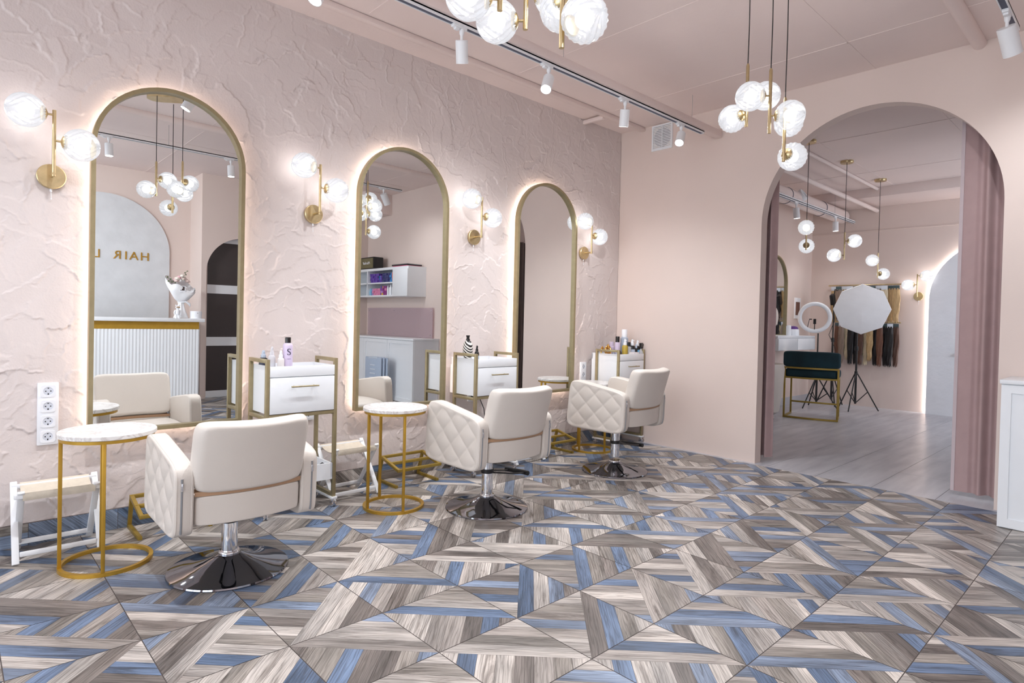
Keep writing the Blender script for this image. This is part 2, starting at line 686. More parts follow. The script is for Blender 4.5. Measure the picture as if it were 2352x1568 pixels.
mb = MB()
xs = [0]
for cx, ww in ADDED_WINDOWS:
    xs += [cx-ww/2, cx+ww/2]
xs.append(XREC)
for k in range(0, len(xs), 2):
    mb.span((xs[k], YF-0.15, 0), (xs[k+1], YF, H))
for cx, ww in ADDED_WINDOWS:
    mb.span((cx-ww/2, YF-0.15, 0), (cx+ww/2, YF, 0.42))
    mb.span((cx-ww/2, YF-0.15, 2.65), (cx+ww/2, YF, H))
struct(mb.build('wall_front', PAINT))
for k, (cx, ww) in enumerate(ADDED_WINDOWS):  # frames in the added openings, unseen behind the camera
    mb = MB()
    for x in (cx-ww/2+0.025, cx, cx+ww/2-0.025):
        mb.span((x-0.025, YF-0.12, 0.42), (x+0.025, YF-0.06, 2.65))
    for z in (0.445, 2.625):
        mb.span((cx-ww/2, YF-0.12, z-0.025), (cx+ww/2, YF-0.06, z+0.025))
    struct(mb.build('window_%d' % (k+1), WHITEM))

# ceilings
mb = MB()
mb.span((-0.12, YF-0.15, H), (XREC+0.1, 0.1, H+0.1))
# plaster-board seams left as thin raised lines
for y in (-0.56, -1.67, -2.9, -4.2, -5.5):
    mb.span((0.3, y-0.004, H-0.0025), (XREC, y+0.004, H))
for x in (2.18, 3.6):
    mb.span((x-0.004, YF, H-0.0025), (x+0.004, 0, H))
struct(mb.build('ceiling', CEIL))
mb = MB()
mb.span((-0.12, 0.1, H), (3.6, Y2+0.1, H+0.1))
for y in (1.55, 3.1):
    mb.span((0, y-0.004, H-0.003), (3.5, y+0.004, H))
for x in (1.25, 2.3):
    mb.span((x-0.004, 0.1, H-0.003), (x+0.004, Y2, H))
struct(mb.build('ceiling', CEIL))

# trims on the ceiling
struct(MB().span((0.225, -8, H-0.035), (0.275, 0, H), 0.008).build('trim_1', CEIL))
mb = MB()
mb.span((0.0, -0.575, H-0.045), (0.225, -0.545, H-0.012), 0.004)
struct(mb.build('trim_2', CEIL))
struct(MB().lathe([(0.038, -8), (0.038, 0)], 16, (2.765, 0, H-0.012), (0, 1, 0)).build('trim_3', CEIL))
struct(MB().span((0.975, -8, 2.668), (1.045, 0, 2.728), 0.012).build('trim_4', CEIL))
struct(MB().span((4.2, -0.42, 2.62), (XR, 0, H), 0.004).build('trim_5', CEIL))

# back room walls
struct(MB().span((-0.12, 0.1, 0), (0, Y2, H)).build('wall_left', PAINT))
struct(MB().span((-0.12, Y2, 0), (3.6, Y2+0.1, H)).build('wall_back', PAINT))
mb = MB()
mb.span((3.5, 0.1, 0), (3.6, 2.6, H))
mb.span((3.5, 4.2, 0), (3.6, Y2, H))
mb.span((3.5, 2.6, 0), (3.6, 4.2, 0.9))
mb.span((3.5, 2.6, 2.5), (3.6, 4.2, H))  # opening added to let the back room fill light in
struct(mb.build('wall_right', PAINT))
struct(MB().span((0, 4.0, 2.80), (3.5, Y2, H), 0.004).build('trim_7', CEIL))
struct(MB().span((0, Y2-0.012, 2.462), (3.5, Y2, 2.478)).build('trim_8', PAINT))
struct(MB().lathe([(0.028, 0.1), (0.028, Y2)], 14, (0.85, 0, 2.75), (0, 1, 0)).build('trim_9', CEIL))
struct(MB().lathe([(0.02, 0.1), (0.02, 4.0)], 12, (1.06, 0, H-0.02), (0, 1, 0)).build('trim_10', CEIL))

# ------------------------------------------------------------------ floors
T = 0.3543
GX, GY = 0.929, -3.1946
YEDGE = -0.045


def clip_poly(poly, nx, ny_, d):
    """keep the side nx*x+ny*y <= d"""
    out = []
    for i in range(len(poly)):
        a, b = poly[i], poly[(i+1) % len(poly)]
        da, db = nx*a[0]+ny_*a[1]-d, nx*b[0]+ny_*b[1]-d
        if da <= 0:
            out.append(a)
        if (da < 0 < db) or (db < 0 < da):
            t = da/(da-db)
            out.append((a[0]+(b[0]-a[0])*t, a[1]+(b[1]-a[1])*t))
    return out


# corner of each tile whose half runs parallel to the diagonal: L(eft) N(ear) R(ight) F(ar) as seen from the camera
ORIENT = {(1, 1): 'N', (2, 1): 'R', (2, 0): 'R', (3, 0): 'R', (3, 1): 'R', (1, 0): 'F', (2, -1): 'F', (3, -1): 'F',
          (4, 0): 'F', (1, -1): 'F', (0, 0): 'R', (0, 1): 'L', (0, -3): 'N', (1, -3): 'L', (0, -4): 'N', (-1, -4): 'N',
          (1, -4): 'L', (-1, -3): 'N', (0, -2): 'R', (1, -2): 'R', (2, -2): 'F', (0, -1): 'R', (-1, -1): 'R', (-1, 0): 'R',
          (-1, 1): 'R', (0, 2): 'R', (1, 2): 'F', (0, 3): 'F', (1, 3): 'F', (2, 2): 'F', (2, 3): 'N', (3, 2): 'R', (3, 3): 'L',
          (2, 4): 'N', (1, 4): 'L', (0, 4): 'N', (1, 5): 'N', (2, 5): 'R', (3, 4): 'L', (4, 1): 'F', (4, 2): 'F', (4, 3): 'F',
          (4, 4): 'L', (4, 5): 'R', (4, 6): 'N', (5, 2): 'F', (5, 3): 'F', (5, 1): 'F', (5, 4): 'F', (5, 5): 'R', (5, 6): 'R',
          (6, 3): 'N', (6, 2): 'R', (3, 5): 'R', (3, 6): 'N'}


def build_wood_floor(xmin, xmax, ymin, ymax):
    rnd = random.Random(5)
    polys, tones, uvs = [], [], []
    g, pg = 0.0016, 0.0006
    i0, i1 = int((xmin-GX)/T)-1, int((xmax-GX)/T)+1
    j0, j1 = int((ymin-GY)/T)-1, int((ymax-GY)/T)+1
    for i in range(i0, i1+1):
        for j in range(j0, j1+1):
            x, y = GX+i*T, GY+j*T
            cor = {'L': (x+g, y+g), 'N': (x+T-g, y+g), 'R': (x+T-g, y+T-g), 'F': (x+g, y+T-g)}
            k = ORIENT.get((i, j)) or rnd.choice('NRFFRL')
            opp = {'L': 'R', 'R': 'L', 'N': 'F', 'F': 'N'}[k]
            hyp = ('N', 'F') if k in 'LR' else ('L', 'R')
            P, Q = cor[hyp[0]], cor[hyp[1]]
            dx, dy = Q[0]-P[0], Q[1]-P[1]
            ln = math.hypot(dx, dy)
            dx, dy = dx/ln, dy/ln
            for apex, par in ((k, True), (opp, False)):
                tri = [P, Q, cor[apex]]
                A = cor[apex]
                nx, ny_ = -dy, dx
                if (A[0]-P[0])*nx+(A[1]-P[1])*ny_ < 0:
                    nx, ny_ = -nx, -ny_
                nstr = 4 if par else 8
                wd = (ln/2 if par else ln)/nstr
                ax = (nx, ny_) if par else (dx, dy)
                al = (dx, dy) if par else (nx, ny_)
                o0 = P[0]*ax[0]+P[1]*ax[1]
                last = None
                for s_ in range(nstr):
                    lo, hi = o0+s_*wd+pg, o0+(s_+1)*wd-pg
                    if par and s_ == 0:
                        lo = o0+pg
                    pl = clip_poly(tri, ax[0], ax[1], hi)
                    pl = clip_poly(pl, -ax[0], -ax[1], -lo)
                    if len(pl) < 3:
                        continue
                    # clip to the room
                    for cl in ((1, 0, xmax), (-1, 0, -xmin), (0, 1, ymax), (0, -1, -ymin)):
                        pl = clip_poly(pl, *cl) if len(pl) >= 3 else pl
                    if len(pl) < 3:
                        continue
                    t = rnd.random()
                    if last is not None and last < 0.3 and t < 0.3:
                        t = rnd.random()
                    last = t
                    ou, ov = rnd.uniform(0, 40), rnd.uniform(0, 40)
                    polys.append(pl)
                    tones.append(t)
                    uvs.append([(ou+p[0]*al[0]+p[1]*al[1], ov+p[0]*ax[0]+p[1]*ax[1]) for p in pl])
    verts, faces = [], []
    for pl in polys:
        # counter-clockwise
        ar = sum(pl[a][0]*pl[(a+1) % len(pl)][1]-pl[(a+1) % len(pl)][0]*pl[a][1] for a in range(len(pl)))
        n0 = len(verts)
        verts += [(p[0], p[1], 0.0) for p in pl]
        f = list(range(n0, n0+len(pl)))
        faces.append((f, ar > 0))
    me = bpy.data.meshes.new('floor')
    b0 = len(verts)
    verts += [(xmin, ymin, -0.0012), (xmax, ymin, -0.0012), (xmax, ymax, -0.0012), (xmin, ymax, -0.0012),
              (xmin, ymin, -0.1), (xmax, ymin, -0.1), (xmax, ymax, -0.1), (xmin, ymax, -0.1)]
    fl = [f if ccw else f[::-1] for f, ccw in faces]
    fl += [[b0, b0+1, b0+2, b0+3], [b0+7, b0+6, b0+5, b0+4], [b0, b0+4, b0+5, b0+1], [b0+1, b0+5, b0+6, b0+2],
           [b0+2, b0+6, b0+7, b0+3], [b0+3, b0+7, b0+4, b0]]
    me.from_pydata(verts, [], fl)
    uvl = me.uv_layers.new(name='UVMap')
    me.attributes.new('tone', 'FLOAT_COLOR', 'CORNER')
    tone = me.attributes['tone']
    uvl = me.uv_layers['UVMap']
    li = 0
    for p in me.polygons:
        k = p.index
        for c, l in enumerate(p.loop_indices):
            if k < len(polys):
                uvs_k = uvs[k] if faces[k][1] else uvs[k][::-1]
                uvl.data[l].uv = uvs_k[c]
                tone.data[l].color = (tones[k], 0, 0, 1)
        p.material_index = 0 if k < len(polys) else 1
    me.materials.append(FLOORM)
    me.materials.append(GROUT)
    o = bpy.data.objects.new('floor', me)
    COL.objects.link(o)
    return struct(o)


build_wood_floor(0.0, XREC, YF, YEDGE)
mb = MB()
gx = [0, 0.40, 0.77, 1.14, 1.508, 1.876, 2.248, 2.62, 2.99, 3.5]
gy = [YEDGE, 0.62, 1.36, 2.10, 2.84, 3.58, 4.32, Y2]
mb.span((0, YEDGE, -0.1), (3.5, Y2, -0.0015))
for x0, x1 in zip(gx, gx[1:]):
    for y0, y1 in zip(gy, gy[1:]):
        mb.span((x0+0.0013, y0+0.0013, -0.005), (x1-0.0013, y1-0.0013, 0.0))
o = struct(mb.build('floor', [TILEG, GROUT], smooth=0))
for p in o.data.polygons[:6]:
    p.material_index = 1

# skirting of the same wood-look tile along the plaster wall
def build_skirting():
    rnd = random.Random(9)
    xf, top = 0.016, 0.103
    verts, faces, tones, uvs = [], [], [], []
    y = -8.0
    while y < 0:
        y1 = min(y+T, 0)
        base = [(y+0.001, 0.001), (y1-0.001, 0.001), (y1-0.001, top), (y+0.001, top)]
        an = rnd.choice([PI/4, -PI/4, PI/4, -PI/4, 0.0])
        ax, al = (-math.sin(an), math.cos(an)), (math.cos(an), math.sin(an))
        for s_ in range(-12, 13):
            lo, hi = s_*0.0626, (s_+1)*0.0626-0.0012
            off = (y+0.17)*ax[0]
            pl = clip_poly(base, ax[0], ax[1], hi+off)
            pl = clip_poly(pl, -ax[0], -ax[1], -lo-off) if len(pl) >= 3 else pl
            if len(pl) < 3:
                continue
            n0 = len(verts)
            verts += [(xf, p[0], p[1]) for p in pl]
            faces.append(list(range(n0, n0+len(pl))))
            ou, ov = rnd.uniform(0, 40), rnd.uniform(0, 40)
            uvs.append([(ou+p[0]*al[0]+p[1]*al[1], ov+p[0]*ax[0]+p[1]*ax[1]) for p in pl])
            tones.append(rnd.random()*(0.34 if y < -3.7 else 1))
        y = y1
    n = len(faces)
    b0 = len(verts)
    verts += [(0.0, -8, 0), (xf-0.0008, -8, 0), (xf-0.0008, 0, 0), (0, 0, 0), (0, -8, top), (xf-0.0008, -8, top), (xf-0.0008, 0, top), (0, 0, top)]
    faces += [[b0+a for a in f] for f in ((0, 1, 5, 4), (1, 2, 6, 5), (2, 3, 7, 6), (3, 0, 4, 7), (4, 5, 6, 7), (3, 2, 1, 0))]
    me = bpy.data.meshes.new('baseboard_left')
    me.from_pydata(verts, [], faces)
    uvl = me.uv_layers.new(name='UVMap')
    me.attributes.new('tone', 'FLOAT_COLOR', 'CORNER')
    tone = me.attributes['tone']
    uvl = me.uv_layers['UVMap']
    for p in me.polygons:
        for c, l in enumerate(p.loop_indices):
            if p.index < n:
                uvl.data[l].uv = uvs[p.index][c]
                tone.data[l].color = (tones[p.index], 0, 0, 1)
        p.material_index = 0 if p.index < n else 1
    me.materials.append(FLOORM)
    me.materials.append(GROUT)
    o = bpy.data.objects.new('baseboard_left', me)
    COL.objects.link(o)
    struct(o)


build_skirting()

# ------------------------------------------------------------------ arched wall mirrors
MW, MH, MZ = 0.716, 1.757, 0.493


def make_mirror(label, y, z=MZ, wd=MW, h=MH, group='arched backlit mirrors'):
    t = thing('arched_mirror', label, 'mirror', (0.0, y, z), group=group)
    f = lambda x: (lambda a, b: (x, a, b))
    outer = arch(wd, h)
    inner = arch(wd-0.040, h-0.040, z0=0.020)
    MB().ring(outer, inner, f(0.036), f(0.078)).build('frame', BRONZE, t)
    g = arch(wd-0.032, h-0.032, z0=0.016)
    # the sheet bows back slightly towards its top
    mb = MB().prism(g, f(0.040), f(0.046))
    wg, hg = wd-0.032, h-0.032
    rows = []
    for k in range(49):
        z = (hg-wg/2)*k/24 if k <= 24 else hg-wg/2+wg/2*math.sin(PI/2*(k-24)/24)
        hw = wg/2 if k <= 24 else wg/2*math.cos(PI/2*(k-24)/24)
        rows.append((z+0.016, max(hw, 0.002)))
    mb.grid(lambda r_, u: (0.0555-0.0034*max(0, rows[r_][0]-0.76)**2, rows[r_][1]*u, rows[r_][0]), list(range(49)), [-1, -0.5, 0, 0.5, 1])
    mb.build('glass', MIRROR, t, smooth=30)
    o2 = arch(wd-0.044, h-0.044, z0=0.022)
    i2 = arch(wd-0.054, h-0.054, z0=0.027)
    MB().ring(o2, i2, f(0.020), f(0.034)).build('led_strip', LED, t)
    return t


make_mirror('arched gold-framed mirror behind the nearest chair, reflecting the reception desk', -3.884)
make_mirror('arched gold-framed mirror in the middle of the plaster wall, reflecting the wall shelf', -2.463)
make_mirror('arched gold-framed mirror farthest along the plaster wall, beside the room corner', -1.057)


# ------------------------------------------------------------------ globe lamps
def globe_mesh(r):
    mb = MB()
    n, m = 34, 18
    rows = []
    for i in range(m+1):
        th = PI*(0.02+0.96*i/m)
        row = []
        for k in range(n):
            a = 2*PI*(k+0.5*(i % 2))/n
            rr = r*(1.0+(0.026 if (k+i//2) % 2 else -0.022))
            row.append(mb.bm.verts.new((rr*math.sin(th)*math.cos(a), rr*math.sin(th)*math.sin(a), rr*math.cos(th))))
        rows.append(row)
    for i in range(m):
        A, B = rows[i], rows[i+1]
        for k in range(n):
            k2 = (k+1) % n
            if i % 2 == 0:
                mb.bm.faces.new((A[k], A[k2], B[k]))
                mb.bm.faces.new((A[k2], B[k2], B[k]))
            else:
                mb.bm.faces.new((A[k], B[k2], B[k]))
                mb.bm.faces.new((A[k], A[k2], B[k2]))
    mb.bm.faces.new(rows[0][::-1])
    mb.bm.faces.new(rows[-1])
    return mb


_gcache = {}


def globe(parent, stem_at, d, r=0.073, reach=0.10):
    """glass globe on a brass cup: stem_at on the rod, d = direction to the globe centre"""
    d = Vector(d).normalized()
    c = Vector(stem_at)+d*reach
    if r not in _gcache:
        g = globe_mesh(r).build('globe_shade', GLOBE, None, smooth=0)
        b = MB().sphere((0, 0, 0), r*0.42, 16, 10).build('bulb', BULB, None)
        _gcache[r] = (g.data, b.data)
        for o in (g, b):
            bpy.data.objects.remove(o)
    gm, bmh = _gcache[r]
    g = bpy.data.objects.new('globe_shade', gm)
    b = bpy.data.objects.new('bulb', bmh)
    for o in (g, b):
        COL.objects.link(o)
    g.parent = parent
    g.location = c
    g.rotation_euler = d.to_track_quat('Z', 'Y').to_euler()
    b.parent = g
    k = r/0.073
    MB().lathe([(0.0, 0.0), (0.005, 0.0), (0.005, reach-r-0.006), (0.012*k, reach-r-0.004), (0.027*k, reach-r+0.002),
                (0.034*k, reach-r+0.013), (0.031*k, reach-r+0.018), (0, reach-r+0.018)], 20, stem_at, d).build('globe_cup', BRASS, parent)
    return g


def make_sconce(label, loc, rz=0.0, hand=1):
    """local x out of the wall, y along it"""
    t = thing('wall_sconce', label, 'wall lamp', loc, rz, 'two-globe brass sconces')
    MB().lathe([(0.056, 0.0), (0.057, 0.004), (0.057, 0.020), (0.054, 0.023), (0, 0.023)], 32, (0.008, 0, 0), (1, 0, 0)).build('wall_plate', BRASS, t)
    MB().lathe([(0.0065, 0), (0.0065, 0.085), (0, 0.085)], 14, (0.028, 0, 0), (1, 0, 0)).build('arm', BRASS, t)
    MB().lathe([(0.0075, -0.012), (0.0075, 0.29), (0, 0.29)], 16, (0.105, 0, 0)).build('rod', BRASS, t)
    globe(t, (0.105, 0, 0.268), (0.05, -hand, -0.03), 0.073, 0.103)
    globe(t, (0.105, 0, 0.152), (0.05, hand, -0.02), 0.073, 0.103)
    mb = MB().lathe([(0.005, 0.0), (0.005, -0.012), (0, -0.012)], 10, (0.014, 0, -0.057))
    mb.tube([(0.014, 0, -0.067), (0.014, 0.001, -0.10)], 0.0012, 6)
    mb.sphere((0.014, 0.001, -0.103), 0.003, 8, 6)
    mb.build('pull_switch', PLASTIC, t)
    return t


make_sconce('brass two-globe sconce left of the nearest arched mirror', (0, -4.388, 1.722))
make_sconce('brass two-globe sconce between the nearest and the middle mirrors', (0, -3.099, 1.722))
make_sconce('brass two-globe sconce between the middle and the farthest mirrors', (0, -1.822, 1.722))
make_sconce('brass two-globe sconce right of the farthest mirror, beside the room corner', (0, -0.535, 1.722))
make_sconce('brass two-globe sconce on the back room wall beside the hair extensions', (1.384, Y2, 1.545), -PI/2, -1)


def make_pendant(label, plate, rods, L, r=0.073, reach=0.098):
    """rods: (x, y, bottom z, [(height above the bottom, direction)])"""
    px, py, pang, plen, pw = plate
    t = thing('pendant_lamp', label, 'pendant lamp', (px, py, H), group='five-globe brass pendant clusters')
    rot = Matrix.Rotation(pang, 4, 'Z')
    mb = MB()
    n = 14
    pl = [(plen/2-pw/2+pw/2*math.cos(-PI/2+PI*k/n), pw/2*math.sin(-PI/2+PI*k/n)) for k in range(n+1)]
    pl += [(-plen/2+pw/2+pw/2*math.cos(PI/2+PI*k/n), pw/2*math.sin(PI/2+PI*k/n)) for k in range(n+1)]
    mb.prism(pl, lambda a, b: rot @ Vector((a, b, -0.026)), lambda a, b: rot @ Vector((a, b, 0)))
    mb.build('ceiling_plate', BRASS, t)
    for x, y, zb, gl in rods:
        lx, ly, lz = x-px, y-py, zb-H
        rd = MB().lathe([(0.0, 0), (0.0085, 0.0), (0.0085, L-0.012), (0.005, L), (0, L)], 16, (lx, ly, lz)).build('rod', BRASS, t)
        MB().tube([(lx, ly, lz+L-0.004), (lx+0.002, ly, (lz+L)*0.5), (lx, ly, -0.024)], 0.0028, 8).build('cord', CORD, t)
        for hh, d in gl:
            globe(t, (lx, ly, lz+hh), d, r, reach)
    return t


make_pendant('brass pendant cluster of glass globes nearest the camera, at the top edge of the picture', (2.18, -3.385, 2.2, 0.37, 0.14),
             [(2.158, -3.494, 2.06, [(0.035, (-0.56, -0.83, 0)), (0.15, (0.35, 0.93, 0))]),
              (2.282, -3.342, 1.955, [(0.055, (1, -0.07, 0)), (0.17, (-0.7, 0.7, 0))]),
              (2.09, -3.317, 2.085, [(0.03, (-0.75, -0.66, 0)), (0.12, (0.66, 0.75, 0))])], 0.29, 0.070)
make_pendant('brass pendant cluster of glass globes hanging in front of the large arch', (2.13, -1.59, 0.35, 0.37, 0.14),
             [(2.045, -1.62, 2.165, [(0.07, (-0.84, 0.25, 0)), (0.165, (0.72, 0.69, 0))]),
              (2.175, -1.63, 2.10, [(0.195, (-0.80, -0.60, 0)), (0.09, (0.82, 0.57, 0))]),
              (2.215, -1.54, 1.965, [(0.23, (-0.2, 1.0, 0)), (0.045, (0.05, 1.0, 0))])], 0.335, 0.073)


def make_small_pendant(label, x, y, zb, d):
    t = thing('pendant_lamp', label, 'pendant lamp', (x, y, H), group='two-globe pendants in the back room')
    MB().lathe([(0.062, -0.025), (0.065, -0.02), (0.065, 0), (0, 0)], 28).build('ceiling_plate', BRASS, t)
    L = 0.30
    lz = zb-H
    MB().lathe([(0, 0), (0.0075, 0.0), (0.0075, L), (0, L)], 14, (0, 0, lz)).build('rod', BRASS, t)
    MB().tube([(0, 0, lz+L-0.004), (0, 0, -0.024)], 0.003, 8).build('cord', CORD, t)
    d = Vector(d)
    globe(t, (0, 0, lz+0.205), d, 0.071, 0.10)
    globe(t, (0, 0, lz+0.05), -d, 0.071, 0.10)


make_small_pendant('two-globe pendant nearest the arch in the back room, partly behind the arch edge', 1.205, 1.40, 1.855, (0.32, -0.95, 0))
make_small_pendant('two-globe pendant in the middle of the back room row', 1.215, 2.42, 1.845, (0.83, 0.55, 0))
make_small_pendant('two-globe pendant farthest into the back room, above the softbox', 1.222, 3.56, 1.725, (-0.35, -0.94, 0))

# ------------------------------------------------------------------ track lighting


def make_track(label, x, y0, y1, z, heads, group, wires=(), wire_x=0.0):
    t = thing('lighting_track', label, 'track light rail', (x, y0, z))
    mb = MB()
    Ln = y1-y0
    for dx in (-0.0155, 0.0155):
        mb.span((dx-0.0025, 0, 0), (dx+0.0025, Ln, 0.020))
    mb.span((-0.018, 0, 0.012), (0.018, Ln, 0.02))
    if z < 2.63:
        mb.span((-0.018, 0, 0.02), (0.018, Ln, 0.034))
    mb.span((-0.018, -0.004, 0), (0.018, 0.0, 0.02))
    mb.span((-0.018, Ln, 0), (0.018, Ln+0.004, 0.02))
    mb.build('rail', WHITEM, t)
    MB().span((-0.013, 0, 0.004), (0.013, Ln, 0.0118)).build('conductor_groove', GROOVE, t)
    for wy in wires:
        MB().tube([(wire_x, wy-y0, 0.02), (wire_x, wy-y0, H-z)], 0.0012, 6).build('suspension_wire', ZIP, t)
    return t


def make_spot(label, loc, aim, lit=0.0, group='white track spotlights', size=1.0):
    """loc = underside of the track; aim = direction the beam leaves"""
    t = thing('track_spotlight', label, 'spotlight', loc, group=group)
    a = Vector(aim).normalized()
    mb = MB()
    mb.span((-0.014, -0.045, -0.012), (0.014, 0.045, 0.006), 0.003)
    mb.span((-0.011, -0.03, -0.022), (0.011, -0.005, -0.012), 0.002)
    mb.build('adapter', WHITEM, t)
    MB().lathe([(0.014, 0), (0.013, -0.02), (0.0075, -0.032), (0.0075, -0.062), (0.010, -0.066), (0, -0.066)], 16, (0, 0.018, -0.012)).build('stem', WHITEM, t)
    R, Ln = 0.033*size, 0.115*size
    top = Vector((0, 0.018, -0.078))-a*0.012
    top += a*0.0
    MB().lathe([(0, 0), (R-0.003, 0.0), (R, 0.003), (R, Ln), (R-0.003, Ln), (R-0.004, Ln-0.008), (0, Ln-0.008)], 28, top, a).build('body', WHITEM, t)
    MB().lathe([(0, 0), (R-0.0045, 0)], 24, top+a*(Ln-0.006), a, caps=False).build('lens', LENS if lit else WHITE, t)
    if lit:
        lamp('spot_beam', 'SPOT', top+a*(Ln+0.01), lit, (0.93, 0.965, 1.0), t, a, spot_size=math.radians(130), spot_blend=1.0, shadow_soft_size=0.014)
    return t


TZ = 2.648
make_track('white ceiling track with spotlights running along the plaster wall side', 1.01, -6.0, -0.27, TZ, None, None, wires=(-0.43, -1.95, -3.4), wire_x=0.0)
SP = 46
make_spot('lit white spotlight at the top left edge, cut by the picture', (1.01, -3.55, TZ), (0.15, -0.45, -0.9), SP)
make_spot('white spotlight tilted away on the track just left of the nearest pendant', (1.01, -2.768, TZ), (-0.30, 0.30, -0.9), SP)
make_spot('lit white spotlight on the track above the middle mirror', (1.01, -2.096, TZ), (0.28, -0.50, -0.82), SP)
make_spot('white spotlight pointing straight down, above the farthest mirror', (1.01, -1.325, TZ), (-0.22, 0.18, -0.95), SP)
make_spot('white spotlight of the plaster wall track, outside the picture on the left', (1.01, -4.28, TZ), (0.0, -0.1, -1), SP)
make_spot('lit white spotlight at the far end of the track beside the wall vent', (1.01, -0.601, TZ), (0.22, -0.58, -0.78), SP)
make_track('white ceiling track in the top right corner, over the white cabinet', 3.02, -6.0, -0.60, 2.70, None, None, wires=(-1.2, -3.2), wire_x=0.0)
make_spot('large white spotlight in the top right corner of the picture', (3.02, -0.87, 2.70), (0.14, 0.52, -0.84), 14, size=1.25)
for k, y in enumerate((-2.65, -3.7, -4.75, -5.6)):  # last two heads are added, out of view, to brighten the reception
    make_spot('white spotlight on the right-hand track, outside the picture, rear pair added to light the reception', (3.02, y, 2.70), (-0.03, 0.03, -1) if k < 2 else (0.62, 0.55, -0.60), 18 if k < 2 else 75,
              group='spotlights of the right-hand track outside the picture')
make_track('white ceiling track along the flexible duct in the back room', 0.56, 0.4, 4.83, 2.60, None, None, wires=(2.0, 4.0))
make_spot('white back room spotlight nearest the arch, below the ribbed duct', (0.56, 2.72, 2.60), (0.05, 0.12, -1), 11, 'back room track spotlights', 1.1)
make_spot('white back room spotlight nearer the end of its track', (0.56, 4.02, 2.60), (0.02, 0.05, -1), 11, 'back room track spotlights', 1.1)

# wall vent
t = thing('wall_vent', 'square white ventilation grille high on the smooth pink wall', 'vent', (0.459, 0, 2.795))
mb = MB()
mb.ring([(-0.107, -0.115), (0.107, -0.115), (0.107, 0.115), (-0.107, 0.115)], [(-0.092, -0.1), (0.092, -0.1), (0.092, 0.1), (-0.092, 0.1)],
        lambda a, b: (a, 0, b), lambda a, b: (a, -0.012, b))
mb.span((-0.003, -0.01, -0.1), (0.003, -0.002, 0.1))
mb.build('frame', WHITEM, t)
mb = MB()
for k in range(14):
    z = -0.093+k*0.0143
    mb.box((0, -0.006, z), (0.184, 0.002, 0.009), 0, Matrix.Rotation(0.6, 4, 'X'))
mb.build('slats', WHITEM, t)
MB().lathe([(0.088, 0), (0.088, 0.002), (0, 0.002)], 32, (0, 0, 0), (0, -1, 0)).build('duct_opening', mat('dark_duct', (120, 112, 116), 0.8), t)


# ------------------------------------------------------------------ salon chairs
def dense(n, e):
    """-1..1 samples, extra ones in the rounded margins of width e"""
    core = [(-1+e)+(2-2*e)*k/n for k in range(n+1)]
    ed = [1-e+e*math.sin(PI/2*k/5) for k in range(1, 6)]
    return [-x for x in ed[::-1]]+core+ed


def pillow(mb, frame, eu, ev, th, nu=12, nv=12, p=3.0, corner=9.0, quilt=None):
    """cushion: frame(x, y) -> (point, normal); eu, ev rounded margins; quilt(x, y) extra height on the + side"""
    us, vs_ = dense(nu, eu), dense(nv, ev)
    for sgn in (1, -1):
        rows = []
        for u in us:
            row = []
            for v in vs_:
                m_ = max(abs(u), abs(v), 1e-9)
                a, b = u/m_, v/m_
                k = (abs(a)**corner+abs(b)**corner)**(-1/corner) if m_ > 1e-6 else 1
                k = 1+(k-1)*m_**4
                x, y = u*k, v*k
                d = max((abs(u)-(1-eu))/eu, (abs(v)-(1-ev))/ev, 0.0)
                t_ = (1-min(d, 1)**p)**(1/p)
                P, Nn = frame(x, y)
                q = quilt(x, y)*max(0, t_) if (quilt and sgn > 0 and d < 0.7) else 0
                row.append(mb.bm.verts.new(Vector(P)+Vector(Nn)*(sgn*th/2*t_+q)))
            rows.append(row)
        for i in range(len(us)-1):
            for j in range(len(vs_)-1):
                f = (rows[i][j], rows[i+1][j], rows[i+1][j+1], rows[i][j+1])
                mb.bm.faces.new(f if sgn > 0 else f[::-1])
    return mb


def bil(q, x, y):
    a, b = (x+1)/2, (y+1)/2
    return tuple(q[0][k]*(1-a)*(1-b)+q[1][k]*a*(1-b)+q[2][k]*a*b+q[3][k]*(1-a)*b for k in (0, 1))


